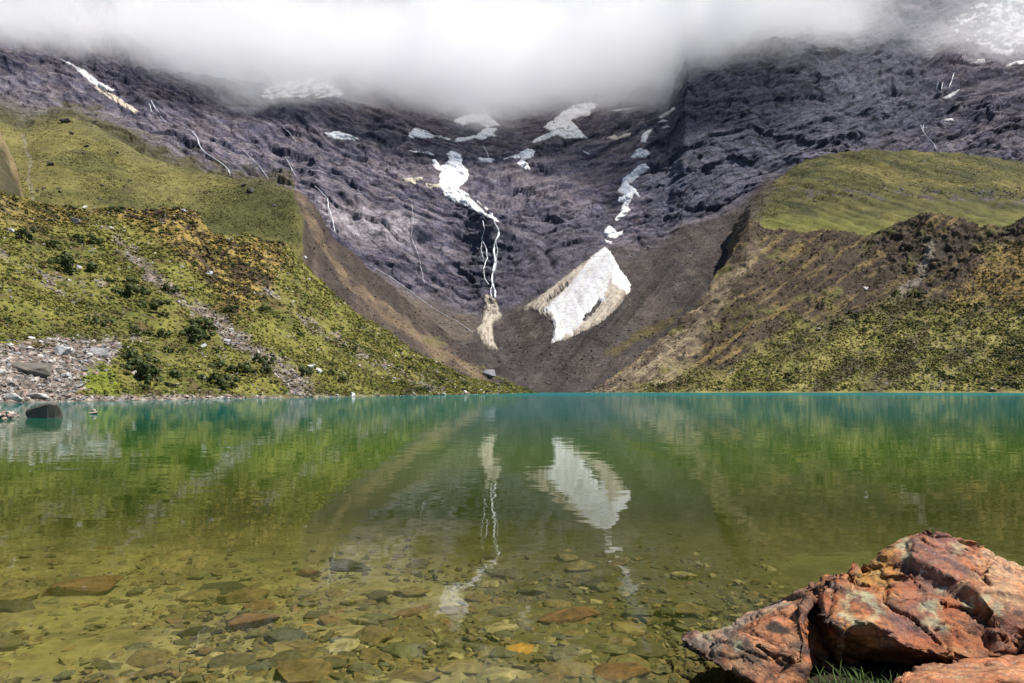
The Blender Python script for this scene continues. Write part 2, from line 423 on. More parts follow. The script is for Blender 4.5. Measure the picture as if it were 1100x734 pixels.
def lm_masks(PX, PY, V, W):
    a = fbm(W / 9, 4, off=1.5); b = fbm(W / 2.6, 4, off=4.0)
    sy = np.interp(PX, [q[0] for q in shore], [q[1] for q in shore])
    scr = sstep(-4, 9, sdist(PX, PY, [(-120, 372), (0, 372), (40, 370), (75, 362), (125, 368), (122, 388), (95, 400), (85, 420), (100, 445), (-120, 450)]) + 20 * b + 8 * a)
    scr = np.maximum(scr, sstep(-2, 3, 5.5 * (1 - PX / 330) + 2 - (sy - PY) + 5 * b))
    d, w = ldist(PX, PY, STRIPE)
    stripe = sstep(2.5, -3, d - (1.0 + 8 * w) - 12 * b - 6 * a) * (.35 + .65 * sstep(-.2, .15, b + .4 * a))
    d2, w2 = ldist(PX, PY, [(0, 270), (60, 310), (110, 345), (150, 365)])
    d3, w3 = ldist(PX, PY, [(280, 310), (330, 345), (400, 390), (470, 418)])
    d4, w4 = ldist(PX, PY, [(20, 290), (75, 300), (110, 305)])
    st2 = np.maximum(np.maximum(sstep(7, 0, d2 + 9 * a), sstep(10, 0, d3 + 9 * a)), sstep(6, 0, d4 + 8 * a)) * sstep(-.05, .25, b) * .9
    stone = np.clip(np.maximum(np.maximum(scr, stripe), st2), 0, 1)
    yel = sstep(-6, 10, sdist(PX, PY, [(120, 215), (210, 222), (235, 250), (310, 262), (312, 285), (290, 318), (252, 345), (232, 318), (195, 280), (150, 250), (112, 232)]) + 12 * a)
    yel = np.maximum(yel, .7 * sstep(-4, 12, sdist(PX, PY, [(-110, 190), (0, 205), (110, 224), (95, 250), (40, 250), (-110, 260)]) + 14 * a))
    return a, b, stone, yel, scr, stripe
def lm_d(PX, PY, V, W):
    a, b, stone, yel, scr, stripe = lm_masks(PX, PY, V, W)
    d = .9 * fbm(W / 12, 4) + .55 * fbm(W / 3, 4, .6) + yel * .9 * ridged(np.stack([W[..., 0] / 6 + W[..., 2] / 9, W[..., 1] / 9, W[..., 2] / 30], -1), 3)
    return (d - .6 * stripe) * sstep(.9, 1.2, V)
def lm_c(PX, PY, V, W):
    a, b, stone, yel, scr, stripe = lm_masks(PX, PY, V, W)
    b2 = fbm(W / 1.1, 3, off=9)
    c = np.ones(W.shape) * np.array([.120, .116, .027])
    c = mix(c, (.066, .074, .016), sstep(-.05, .3, a + .3 * b) * .9)
    c = mix(c, (.070, .048, .026), sstep(.02, .4, -b + .3 * a) * .75)
    c = mix(c, (.155, .130, .036), sstep(.12, .42, b) * .6)
    yc = np.ones(W.shape) * np.array([.20, .145, .042])
    yc = mix(yc, (.048, .034, .022), sstep(-.12, .16, b + .5 * a))
    c = c * (1 - yel[..., None]) + yc * yel[..., None]
    moss = sstep(-2, 4, sdist(PX, PY, [(92, 392), (112, 388), (130, 405), (128, 424), (100, 424), (84, 408)]) + 6 * b)
    sc = np.ones(W.shape) * np.array([.15, .12, .10])
    sc = mix(sc, (.26, .225, .20), sstep(.0, .35, b2))
    sc = mix(sc, (.055, .045, .038), sstep(.0, .3, -b2 + .4 * b))
    c = c * (1 - stone[..., None]) + sc * stone[..., None]
    c = mix(c, (.115, .135, .018), moss * .85)
    c = mix(c, (.07, .06, .04), sstep(1.02, .94, V))
    return c
LM = dem('left_moraine', np.arange(-110, 578.5, 1.0), [lm_u, lm_s, lm_m, lm_crest, lm_back], [8, 90, 190, 14], M_MORAINE, lm_d, lm_c, 2)

# ---- right grassy plateau
rh_sky = [(770, 300, 560), (790, 240, 575), (805, 216, 588), (820, 201, 600), (835, 190, 608), (850, 181, 615), (870, 171, 620), (890, 164, 622), (930, 160, 625), (1000, 163, 625), (1050, 166, 622), (1100, 174, 615), (1210, 195, 600)]
rh_foot = [(770, 330, 455), (805, 262, 450), (900, 262, 440), (1000, 255, 430), (1210, 250, 425)]
rh_back = [(a, b + 60, Y + 80) for a, b, Y in rh_sky]
def rh_c(PX, PY, V, W):
    a = fbm(W / 36, 4, off=2.6); b = fbm(W / 10, 4, off=5.3)
    dg = fbm(np.stack([W[..., 0] / 14 + W[..., 2] / 20, W[..., 1] / 60, (W[..., 2] - W[..., 0]) / 50], -1), 4, off=1)
    c = np.ones(W.shape) * np.array([.062, .058, .019])
    c = mix(c, (.036, .038, .014), sstep(-.05, .3, dg + .4 * b))
    c = mix(c, (.125, .100, .032), sstep(.05, .4, a + .4 * b) * .7)
    c = mix(c, (.070, .060, .062), sstep(.12, .35, b + .5 * sstep(10, -10, np.abs(PY - np.interp(PX, [880, 1000, 1100], [205, 212, 215])) - 6) - .3) * .8)
    c = c * (1 + .42 * fbm(W / 5, 4, .65, 3.3))[..., None] * (1 + .25 * fbm(W / 26, 3, .5, 8.3))[..., None]
    lt = sstep(26, 6, np.interp(PX, [800, 900, 1000, 1210], [245, 250, 250, 245]) - PY + 12 * b)
    c = mix(c, (.125, .128, .028), lt * .5)
    e = sstep(14, -6, PX - np.interp(PY, [180, 200, 240, 262], [846, 824, 808, 800]) + 9 * b)
    return mix(c, (.072, .058, .046), e * .85)
RH = dem('grassy_plateau', np.arange(770, 1211, 1.3), [rh_foot, rh_sky, rh_back], [130, 12], M_GRASS,
         lambda PX, PY, V, W: 2.2 * fbm(W / 32, 4) + 1.3 * fbm(W / 8, 4, .7) + 2.6 * fbm(np.stack([W[..., 0] / 10 + W[..., 2] / 14, W[..., 1] / 60, W[..., 2] / 50], -1), 3), rh_c, 2)

# ---- right moraine
rm_s = [(628, 421.9, 280), (760, 421.9, 280), (900, 422, 272), (1000, 422, 272), (1210, 422.4, 244)]
rm_u = [(a, b + 3, Y - 14) for a, b, Y in rm_s]
rm_crest = [(628, 422.3, 285), (640, 416, 298), (660, 402, 315), (678, 388, 328), (700, 370, 342), (725, 350, 356), (740, 333, 364), (757, 313, 372), (772, 292, 382), (785, 272, 392), (796, 250, 402), (805, 236, 408), (813, 238, 410), (825, 242, 408), (847, 247, 404),
            (870, 248, 398), (885, 246, 394), (900, 247, 390), (915, 250, 388), (930, 252, 386), (940, 248, 384), (950, 243, 382), (965, 238, 380), (980, 232, 378), (990, 228, 376), (1000, 228, 374), (1015, 230, 372), (1030, 232, 370), (1055, 240, 366), (1080, 240, 362), (1100, 233, 358), (1210, 205, 345)]
rm_back = [(a, b + 26, Y + 50) for a, b, Y in rm_crest]
rm_m = []
for a in np.linspace(628, 1210, 40):
    sY = np.interp(a, [q[0] for q in rm_s], [q[2] for q in rm_s])
    cy = np.interp(a, [q[0] for q in rm_crest], [q[1] for q in rm_crest]); cY = np.interp(a, [q[0] for q in rm_crest], [q[2] for q in rm_crest])
    zc = HCAM + (HOR - cy) / FPX * cY; Y = sY + .42 * (cY - sY)
    rm_m.append((a, HOR - (zc * .33 - HCAM) * FPX / Y, Y))
def rm_masks(PX, PY, V, W):
    a = fbm(W / 22, 4, off=1.9); b = fbm(W / 6, 4, off=4.4)
    low = np.interp(PX, [640, 760, 850, 930, 1000, 1100], [430, 405, 350, 330, 325, 322])
    green = sstep(-12, 14, PY - low + 26 * a + 10 * b)
    tan = sstep(-10, 14, sdist(PX, PY, [(630, 425), (690, 380), (757, 313), (805, 262), (822, 262), (800, 300), (760, 350), (742, 395), (705, 425)]) + 10 * b)
    dark = sstep(-8, 10, sdist(PX, PY, [(940, 255), (990, 235), (1060, 245), (1110, 245), (1075, 258), (1045, 278), (1030, 300), (985, 305), (960, 290)]) + 15 * b)
    yel = sstep(-8, 12, sdist(PX, PY, [(1060, 262), (1150, 245), (1150, 330), (1060, 330), (1015, 345), (1020, 315), (1050, 290)]) + 12 * b)
    return a, b, green, tan, dark, yel
def rm_d(PX, PY, V, W):
    a, b, green, tan, dark, yel = rm_masks(PX, PY, V, W)
    tx = .62 + .2 * sstep(900, 1100, PX); q1 = .56 * PX + .83 * PY; q2 = -.83 * PX + .56 * PY
    rib = ridged(np.stack([q1 / 20, q2 / 120, 0 * PX + 2], -1) + .35 * a[..., None], 4, .6)
    d = 1.5 * fbm(W / 22, 4) + .9 * fbm(W / 6, 4, .6) + (1 - green) * (3.6 * (rib - .5)) + green * 1.0 * (rib - .5) - 2.0 * dark * sstep(.0, .4, b + .3)
    return d * sstep(.95, 1.4, V) * sstep(628, 680, PX)
def rm_c(PX, PY, V, W):
    a, b, green, tan, dark, yel = rm_masks(PX, PY, V, W)
    b2 = fbm(W / 2.5, 3, off=9)
    tx = .62 + .2 * sstep(900, 1100, PX); q1 = .56 * PX + .83 * PY; q2 = -.83 * PX + .56 * PY
    rib = fbm(np.stack([q1 / 8, q2 / 75, 0 * PX], -1) + .3 * a[..., None], 4, .6, 3.0)
    big = fbm(np.stack([q1 / 26, q2 / 90, 0 * PX + 7], -1), 4, .6)
    u = np.ones(W.shape) * np.array([.048, .035, .025])
    u = mix(u, (.165, .118, .045), sstep(.02, .35, rib + .3 * b) * .75)
    u = mix(u, (.11, .105, .028), sstep(.1, .4, a - .3 * rib) * .6)
    u = mix(u, (.22, .150, .045), yel * sstep(-.3, .2, -b2 - .3 * rib) * .8)
    u = mix(u, (.225, .175, .115), tan * sstep(-.45, .3, rib + .5 * b) * .8)
    u = mix(u, (.030, .024, .020), dark * sstep(-.25, .15, b) * .8)
    u = mix(u, (.20, .17, .14), sstep(1, -4, ldist(PX, PY, [(1000, 262), (985, 300), (965, 322), (935, 345)])[0] - 6 + 14 * b) * .6)
    g = np.ones(W.shape) * np.array([.128, .122, .030])
    g = mix(g, (.072, .080, .020), sstep(.0, .3, b))
    g = mix(g, (.085, .060, .030), sstep(.05, .35, -b + .4 * b2) * .7)
    g = mix(g, (.20, .165, .10), sstep(.3, .5, b2 + .3 * a) * .7)
    g = mix(g, (.185, .160, .050), sstep(-.08, .25, big) * .85)
    g = mix(g, (.060, .048, .026), sstep(.0, .25, -big + .3 * b) * .75)
    g = mix(g, (.19, .165, .125), sstep(.22, .42, rib + .4 * b2 - .1) * .8)
    c = u * (1 - green[..., None]) + g * green[..., None]
    c = mix(c, (.10, .09, .07), sstep(1.02, .96, V))
    return c
RM = dem('right_moraine', np.arange(628, 1210.5, .95), [rm_u, rm_s, rm_m, rm_crest, rm_back], [6, 90, 160, 14], M_MORAINE2, rm_d, rm_c, 2)

# tussocks on the two grassy shelves, gravel blocks on the scree bowl
for T, nm, lab, n_, s0, s1 in ((LH, 'hill_tussocks', 'low grass tussocks covering the left grassy hill', 11000, .25, .55), (RH, 'plateau_tussocks', 'low grass tussocks covering the right grassy plateau', 9000, .35, .8)):
    wt = (.25 + sstep(-.2, .3, fbm(T['W'] / 20, 3, off=15))) * (lh_edge(T['PX'], T['PY']) < -2 if T is LH else 1.0)
    R_, C_ = T['V'].shape; w = (wt * (T['V'] > .35))[:-1, :-1].ravel()
    k = RNG.choice(len(w), n_, p=w / w.sum()); i, j = k // (C_ - 1), k % (C_ - 1); u = RNG.random((n_, 1)); v = RNG.random((n_, 1))
    pp = (T['W'][i, j] * (1 - u) + T['W'][i, j + 1] * u) * (1 - v) + (T['W'][i + 1, j] * (1 - u) + T['W'][i + 1, j + 1] * u) * v
    T['tus'] = (nm, lab, pp, T['c'][i, j] * RNG.uniform(.7, 1.25, (n_, 1)), s0 + (s1 - s0) * RNG.random(n_) ** 2)
ALL_BVH = [LM['bvh'], RM['bvh'], LH['bvh'], RH['bvh'], BVH_M]
CAMP = Vector((0, 0, HCAM))
def hit(px, py, bvhs=None):
    d = Vector(((px - CX) / FPX, 1.0, (HOR - py) / FPX)).normalized()
    best = None
    for b in (bvhs or ALL_BVH):
        loc, nr, idx, dist = b.ray_cast(CAMP, d)
        if loc is not None and (best is None or dist < best[2]): best = (loc, nr, dist)
    return best

# =================================================================== ROCK SHAPES
def hull_arrays(seed, n=16, flat=.6, jitter=.25, longer=1.3):
    r = np.random.default_rng(seed)
    p = r.normal(size=(n, 3)); p /= np.linalg.norm(p, axis=1)[:, None]
    p *= (1 - jitter * r.random((n, 1)))
    p *= np.array([longer, 1.0, flat])
    bm = bmesh.new()
    for q in p: bm.verts.new(q)
    bmesh.ops.convex_hull(bm, input=bm.verts)
    bmesh.ops.delete(bm, geom=[v for v in bm.verts if not v.link_faces], context='VERTS')
    bmesh.ops.triangulate(bm, faces=bm.faces)
    bm.normal_update()
    v = np.array([q.co for q in bm.verts]); bm.verts.index_update()
    f = np.array([[q.index for q in fc.verts] for fc in bm.faces]); bm.free()
    return v, f

def rot_z_tilt(n, tilt=.3):
    a = RNG.random(n) * 2 * PI; t = RNG.normal(size=n) * tilt; u = RNG.normal(size=n) * tilt
    ca, sa, ct, st, cu, su = np.cos(a), np.sin(a), np.cos(t), np.sin(t), np.cos(u), np.sin(u)
    Z = np.zeros(n); O = np.ones(n)
    Rz = np.stack([ca, -sa, Z, sa, ca, Z, Z, Z, O], -1).reshape(n, 3, 3)
    Rx = np.stack([O, Z, Z, Z, ct, -st, Z, st, ct], -1).reshape(n, 3, 3)
    Ry = np.stack([cu, Z, su, Z, O, Z, -su, Z, cu], -1).reshape(n, 3, 3)
    return Rx @ Ry @ Rz

def scatter_mesh(name, protos, pos, scl, cols, mat, tilt=.3, smooth=False, sq=None):
    V, F, C = [], [], []; off = 0
    n = len(pos); R = rot_z_tilt(n, tilt); pick = RNG.integers(0, len(protos), n)
    for k, (pv, pf) in enumerate(protos):
        m = np.where(pick == k)[0]
        if not len(m): continue
        sv = pv[None] * scl[m][:, None, None]
        if sq is not None: sv = sv * sq
        vv = np.einsum('nij,nvj->nvi', R[m], sv) + pos[m][:, None, :]
        ff = pf[None] + (np.arange(len(m)) * len(pv))[:, None, None] + off
        V.append(vv.reshape(-1, 3)); F.append(ff.reshape(-1, 3)); off += len(m) * len(pv)
        C.append(np.repeat(cols[m], len(pv), 0))
    return new_mesh(name, np.concatenate(V), np.concatenate(F), mat, np.concatenate(C), smooth)

def pick_on(T, n, weight, vlo, vhi):
    """n random points on terrain T, chosen by weight per grid cell"""
    w = weight * (T['V'] > vlo) * (T['V'] < vhi)
    w = w[:-1, :-1].ravel(); w = w / w.sum()
    R, C = T['V'].shape
    k = RNG.choice(len(w), n, p=w); i, j = k // (C - 1), k % (C - 1)
    u, v = RNG.random(n)[:, None], RNG.random(n)[:, None]
    W = T['W']
    p = (W[i, j] * (1 - u) + W[i, j + 1] * u) * (1 - v) + (W[i + 1, j] * (1 - u) + W[i + 1, j + 1] * u) * v
    return p, T['c'][i, j], (i, j)

ROCKS = [hull_arrays(100 + k, 13, .62, .3, 1.35) for k in range(10)]
TUFTS = []
for k in range(6):                                    # ragged low clump: a dome of leaf triangles
    r = np.random.default_rng(300 + k); vs, fs = [], []
    for q in range(11):
        a = r.random() * 2 * PI; e = r.random() ** .7 * 1.2; d = np.array([math.cos(a) * math.sin(e), math.sin(a) * math.sin(e), math.cos(e) * .8])
        b0 = d * np.array([.8, .8, .55]) * (0.5 + .5 * r.random()); t1 = np.cross(d, r.normal(size=3)); t1 /= np.linalg.norm(t1); t2 = np.cross(d, t1)
        s_ = .35 + .25 * r.random(); o = len(vs)
        vs += [b0 + t1 * s_ - d * .1, b0 - t1 * s_ * .5 + t2 * s_ * .8 + d * .12, b0 - t1 * s_ * .5 - t2 * s_ * .8 + d * .3]; fs.append([o, o + 1, o + 2])
    TUFTS.append((np.array(vs), np.array(fs)))

# ---- left moraine cover
a_, b_, stone_, yel_, scr_, stripe_ = lm_masks(LM['PX'], LM['PY'], LM['V'], LM['W'])
p, c, ij = pick_on(LM, 34000, np.clip(1.05 - stone_, .03, 1) * (.25 + sstep(-.35, .3, fbm(LM['W'] / 7, 3, off=21))), 1.03, 3.0)
yv = yel_[ij]
jit = RNG.random((len(p), 1))
cols = c * (.65 + .7 * jit); dark = (RNG.random(len(p)) < .22)[:, None]
cols = np.where(dark, np.array([.045, .055, .014]) * (.7 + .6 * jit), cols)
scl = (.16 + .34 * RNG.random(len(p)) ** 2.2) * (1 + .4 * yv) * (p[:, 1] / 110) ** .55
link('moraine_heath', scatter_mesh('moraine_heath', TUFTS, p, scl, cols, M_PLANT, .25), kind='stuff',
     label='low green and straw coloured heath clumps covering the left moraine', cat='ground cover')
p, c, ij = pick_on(LM, 17000, stone_ + .045, 1.0, 3.0)
t = RNG.random((len(p), 1)); u = RNG.random((len(p), 1))
def stone_cols(n):
    base = np.array([[.24, .22, .20], [.17, .135, .115], [.33, .31, .285], [.10, .09, .085], [.15, .15, .155], [.21, .17, .14], [.17, .12, .09], [.07, .065, .055]])
    return base[RNG.integers(0, len(base), n)] * (.7 + .5 * RNG.random((n, 1)))
scl = .07 + .36 * RNG.random(len(p)) ** 4
scl *= (p[:, 1] / 100) ** .5
link('scree_stones', scatter_mesh('scree_stones', ROCKS, p, scl, stone_cols(len(p)), M_STONE, .5), kind='stuff',
     label='pale grey and pinkish rubble strewn over the left shore and moraine', cat='rubble')
# ---- right moraine cover
a2, b2_, gr2, tan2, dark2, yel2 = rm_masks(RM['PX'], RM['PY'], RM['V'], RM['W'])
p, c, ij = pick_on(RM, 30000, np.clip(.2 + .9 * gr2 + .4 * yel2 - .6 * tan2, .04, 2) * (.3 + sstep(-.3, .3, fbm(RM['W'] / 13, 3, off=21))), 1.02, 3.0)
jit = RNG.random((len(p), 1)); cols = c * (.75 + .6 * jit); dark = (RNG.random(len(p)) < .13)[:, None]
cols = np.where(dark, np.array([.036, .040, .014]) * (.7 + .6 * jit), cols)
scl = .28 + .75 * RNG.random(len(p)) ** 3
link('far_moraine_heath', scatter_mesh('far_moraine_heath', TUFTS, p, scl, cols, M_PLANT, .25), kind='stuff',
     label='olive heath clumps and low scrub covering the right moraine', cat='ground cover')
p, c, ij = pick_on(RM, 6000, .25 + gr2, 1.0, 3.0)
scl = .16 + .5 * RNG.random(len(p)) ** 4
link('far_moraine_stones', scatter_mesh('far_moraine_stones', ROCKS, p, scl, stone_cols(len(p)), M_STONE, .5), kind='stuff',
     label='small pale stones lying among the scrub of the right moraine', cat='rubble')

for T in (LH, RH):
    nm, lab, pp, cc_, ss_ = T['tus']
    link(nm, scatter_mesh(nm, TUFTS, pp, ss_, cc_, M_PLANT, .2), kind='stuff', label=lab, cat='ground cover')
_wr = (sstep(9, 2, np.abs(RH['PY'] - np.interp(RH['PX'], [860, 950, 1040, 1110], [214, 206, 211, 206]))) * (RH['PX'] > 868) * sstep(-.05, .25, fbm(RH['W'] / 14, 3, off=33)) + .015)[:-1, :-1]
_wr = (_wr * (RH['V'] < .98)[:-1, :-1] * (RH['V'] > .4)[:-1, :-1]).ravel(); _C = RH['PX'].shape[1] - 1
k = RNG.choice(len(_wr), 1500, p=_wr / _wr.sum()); i, j = k // _C, k % _C
cc_ = np.array([.115, .105, .110]) * RNG.uniform(.5, 1.7, (1500, 1))
link('outcrop_stones', scatter_mesh('outcrop_stones', ROCKS, RH['W'][i, j] + RNG.normal(size=(1500, 3)) * np.array([.4, .4, .05]), .35 + .9 * RNG.random(1500) ** 3, cc_, M_STONE, .4), kind='stuff', label='grey stones breaking through the grass across the right plateau', cat='rubble')
_we = ((lh_edge(LH['PX'], LH['PY']) > 3) * (LH['V'] > .3) * (LH['V'] < 2.0) * (.2 + sstep(-.2, .3, fbm(LH['W'] / 9, 3, off=18))))[:-1, :-1].ravel(); _C = LH['PX'].shape[1] - 1
k = RNG.choice(len(_we), 4500, p=_we / _we.sum()); i, j = k // _C, k % _C; u = RNG.random((4500, 1))
pp = LH['W'][i, j] * (1 - u) + LH['W'][i + 1, j + 1] * u
cc_ = LH['c'][i, j] * RNG.uniform(.6, 1.9, (4500, 1))
link('ridge_blocks', scatter_mesh('ridge_blocks', ROCKS, pp, .15 + .5 * RNG.random(4500) ** 3, cc_, M_STONE, .5), kind='stuff', label='brown gravel and stones on the bare flank right of the left grassy hill', cat='rubble')
_w = ((1 - rockm) * (V > .35) * (V < 2.1) * (.15 + sstep(-.1, .4, fbm(W_M / 25, 3, off=3))) * (np.abs(PX - 560) < 330))[:-1, :-1].ravel(); _C = PX.shape[1] - 1
k = RNG.choice(len(_w), 7000, p=_w / _w.sum()); i, j = k // _C, k % _C; u = RNG.random((7000, 1))
pp = W_M[i, j] * (1 - u) + W_M[i + 1, j + 1] * u
cc_ = np.array([[.075, .064, .060], [.050, .044, .043], [.11, .096, .088], [.16, .145, .135]])[RNG.choice(4, 7000, p=[.4, .35, .2, .05])] * RNG.uniform(.8, 1.2, (7000, 1))
link('scree_blocks', scatter_mesh('scree_blocks', ROCKS, pp, .3 + .9 * RNG.random(7000) ** 3.5, cc_, M_STONE, .5), kind='stuff', label='grey brown gravel and blocks covering the scree bowl below the headwall', cat='rubble')
# =================================================================== SNOW
def snow_mat():
    t = NT('snow'); p = t.pos()
    at = t.n('ShaderNodeAttribute', attribute_name='Col').outputs['Color']
    n1 = t.noise(p, .35, 6, .65); f = t.mapr(n1.outputs['Fac'], .3, .7, .62, 1.12)
    cb = t.n('ShaderNodeCombineXYZ'); [t.l(f, cb.inputs[i]) for i in range(3)]
    c = t.mixc(1.0, at, cb.outputs[0], 'MULTIPLY')
    b = t.n('ShaderNodeBump'); b.inputs['Strength'].default_value = .6; b.inputs['Distance'].default_value = 1.2
    t.l(n1.outputs['Fac'], b.inputs['Height'])
    pr = t.n('ShaderNodeBsdfPrincipled'); t.l(c, pr.inputs['Base Color']); t.l(b.outputs[0], pr.inputs['Normal'])
    pr.inputs['Roughness'].default_value = .8; pr.inputs['Specular IOR Level'].default_value = .2
    t.l(pr.outputs[0], t.out.inputs['Surface']); return t.m
M_SNOW = snow_mat()
SNOW = np.array([.68, .68, .70]); CREAM = np.array([.40, .35, .285]); DIRT = np.array([.22, .18, .14])

def drape(name, poly, colf, thick=.9, step=.55, rough=1.4, mat=None, jump=45, holes=None, lift=.25):
    """a sheet of snow lying on the mountain inside an outline, thickest in the middle"""
    q = np.array(poly, float)
    x0, y0 = q.min(0) - 3; x1, y1 = q.max(0) + 3
    gx = np.arange(x0, x1, step); gy = np.arange(y0, y1, step)
    X, Y = np.meshgrid(gx, gy)
    e = np.stack([X / 6, Y / 4, 0 * X + 3.3], -1)
    d = sdist(X, Y, poly) + rough * 2.0 * fbm(e, 5, .65)
    if holes is not None: d = np.minimum(d, holes(X, Y))
    ins = d > -.6
    R, C = X.shape; pts = np.zeros((R, C, 3)); ok = np.zeros((R, C), bool); dep = np.zeros((R, C))
    for i, j in zip(*np.where(ins)):
        dv = Vector(((X[i, j] - CX) / FPX, 1.0, (HOR - Y[i, j]) / FPX)).normalized()
        loc, nr, k, dist = BVH_M.ray_cast(CAMP, dv)
        if loc is None: continue
        if nr.dot(dv) > 0: nr = -nr
        th = lift + thick * min(1.0, max(0.0, d[i, j]) / 3.0) if d[i, j] > 0 else -.3
        up = (nr * .8 + Vector((0, -.1, .35))).normalized()
        pts[i, j] = loc + up * th; ok[i, j] = True; dep[i, j] = dist
    f = np.stack(np.meshgrid(np.arange(R - 1), np.arange(C - 1), indexing='ij'), -1).reshape(-1, 2)
    i, j = f[:, 0], f[:, 1]
    good = ok[i, j] & ok[i + 1, j] & ok[i, j + 1] & ok[i + 1, j + 1]
    D = np.stack([dep[i, j], dep[i + 1, j], dep[i, j + 1], dep[i + 1, j + 1]], -1)
    good &= (D.max(1) - D.min(1)) < jump
    # separate pieces of the sheet: the largest is the thing, others come back as extra meshes
    gm = np.zeros((R - 1, C - 1), bool); gm[i[good], j[good]] = True
    lab = np.zeros((R - 1, C - 1), int); nl = 0; sizes = []
    for a0, b0 in zip(*np.where(gm)):
        if lab[a0, b0]: continue
        nl += 1; st = [(a0, b0)]; lab[a0, b0] = nl; ct = 0
        while st:
            a, b = st.pop(); ct += 1
            for a1, b1 in ((a + 1, b), (a - 1, b), (a, b + 1), (a, b - 1)):
                if 0 <= a1 < R - 1 and 0 <= b1 < C - 1 and gm[a1, b1] and not lab[a1, b1]: lab[a1, b1] = nl; st.append((a1, b1))
        sizes.append((ct, nl))
    sizes.sort(reverse=True); out = []
    for ct, l_ in sizes[:40]:
        if out and ct < 10: break
        out.append(build_piece(name, lab == l_, C, pts, colf, X, Y, d, mat))
    return out
def build_piece(name, m, C, pts, colf, X, Y, d, mat):
    i, j = np.where(m)
    F = np.stack([i * C + j, i * C + j + 1, (i + 1) * C + j + 1, (i + 1) * C + j], -1)
    used, inv = np.unique(F, return_inverse=True)
    cl = colf(X, Y, d).reshape(-1, 3)[used]
    return new_mesh(name, pts.reshape(-1, 3)[used], inv.reshape(-1, 4), mat or M_SNOW, cl)

def plain(base, dirt=.0):
    def f(X, Y, d):
        n = fbm(np.stack([X / 7, Y / 7, 0 * X], -1), 3)
        c = mix(np.ones(X.shape + (3,)) * base, CREAM, sstep(2.2, .2, d + 2 * n) * (.35 + dirt))
        return mix(c, (.16, .145, .14), sstep(.8, -.2, d + .8 * n) * .6)
    return f
def c7(pts): return [(400 + a / 5.644, 130 + b / 5.644) for a, b in pts]
def c8(pts): return [(540 + a / 4.08, 90 + b / 4.08) for a, b in pts]
def ck(pts): return [(480 + a / 4.077, 220 + b / 4.077) for a, b in pts]
G_SNOW = 'snow patches on the headwall'
def snow(poly, label, base=SNOW, dirt=0., cat='snow patch', name='snow_patch', **k):
    put_sheet(name, drape(name, poly, plain(base, dirt), **k), label=label, cat=cat, group=G_SNOW)
def put_sheet(name, ms, **k):
    o = link(name, ms[0], **k)
    for q in ms[1:]: link('snow_piece', q, parent=o)

snow([(60, 62), (75, 67), (95, 78), (107, 88), (118, 94), (128, 98.5), (118, 98), (103, 93), (92, 84), (80, 73)], 'white sloping snow tongue just under the cloud at the upper left')
snow([(97, 91), (108, 95), (122, 102), (137, 111), (152, 121), (146, 122.5), (130, 113), (112, 102)], 'cream coloured dirty snow streak below the white tongue at upper left', CREAM, .3)
def streaky(X, Y): return 5 * fbm(np.stack([X / 9 + Y / 6, Y / 3.2, 0 * X + 9], -1), 3) + .6
snow([(278, 103), (285, 96), (303, 88), (340, 84), (362, 92), (372, 104), (340, 106), (310, 105), (290, 107)], 'broken streaky snow on a rounded shoulder at the cloud edge, left of centre', SNOW * .95, holes=streaky)
snow([(348, 143), (362, 141), (376, 144), (388, 150), (372, 151.5), (356, 149)], 'short thin snow strip alone on dark rock left of the main snowfield', SNOW * .9)
snow(c7([(450, 205), (470, 185), (492, 180), (540, 205), (545, 260), (580, 300), (585, 340), (560, 380), (525, 405), (560, 430), (620, 470), (690, 530), (725, 560), (770, 615), (735, 605), (690, 580), (640, 560), (560, 515), (500, 490), (440, 460), (430, 430), (405, 400), (410, 310), (370, 275), (362, 240), (385, 228), (410, 275), (440, 260), (470, 235)]),
     'large white snowfield narrowing down to the top of the waterfall', dirt=.1, holes=lambda X, Y: ldist(X, Y, c7([(590, 455), (650, 510), (700, 560)]))[0] - 1.3)
snow(c7([(180, 350), (230, 345), (300, 340), (310, 355), (250, 365), (270, 385), (235, 380), (200, 365)]), 'small cream patch of old snow, left of the large snowfield', CREAM * .9, .2)
snow(c7([(315, 370), (350, 380), (400, 385), (405, 402), (350, 408), (330, 395)]), 'cream fringe of old snow touching the left edge of the large snowfield', CREAM * .95, .2)
snow(c7([(217, 88), (235, 60), (262, 40), (310, 55), (350, 70), (372, 84), (420, 90), (485, 118), (450, 116), (380, 98), (300, 108), (260, 105), (225, 107)]), 'white snow patch shaped like a roof with a thin tail to the right')
snow(c7([(490, 122), (530, 98), (580, 95), (630, 90), (660, 60), (700, 42), (760, 46), (738, 75), (765, 98), (720, 100), (660, 116), (620, 106), (560, 124), (500, 132)]), 'white ledge of snow under the streaky cloud edge snow above the large snowfield')
snow(c7([(490, 2), (530, -22), (600, -40), (700, -44), (745, 0), (772, 28), (735, 40), (690, 40), (640, 12), (590, 14), (552, 32)]), 'hazy snow slope fading into the cloud at centre', SNOW * .95)
snow(c7([(210, 174), (245, 180), (290, 186), (292, 194), (250, 190), (225, 184)]), 'tiny left snow sliver above brown rock', rough=.6)
snow(c7([(298, 190), (335, 184), (368, 198), (378, 214), (350, 208), (318, 198)]), 'tiny right snow sliver above brown rock', rough=.6)
snow(c7([(628, 238), (650, 218), (680, 224), (720, 226), (742, 238), (712, 258), (690, 250), (668, 246)]), 'small white snow patch with a cream tip right of the large snowfield')
snow(c8([(-10, 335), (20, 322), (60, 310), (110, 283), (145, 295), (135, 320), (98, 340), (125, 378), (100, 372), (60, 350), (78, 330), (40, 328)]), 'hooked white snow patch in the middle of the headwall')
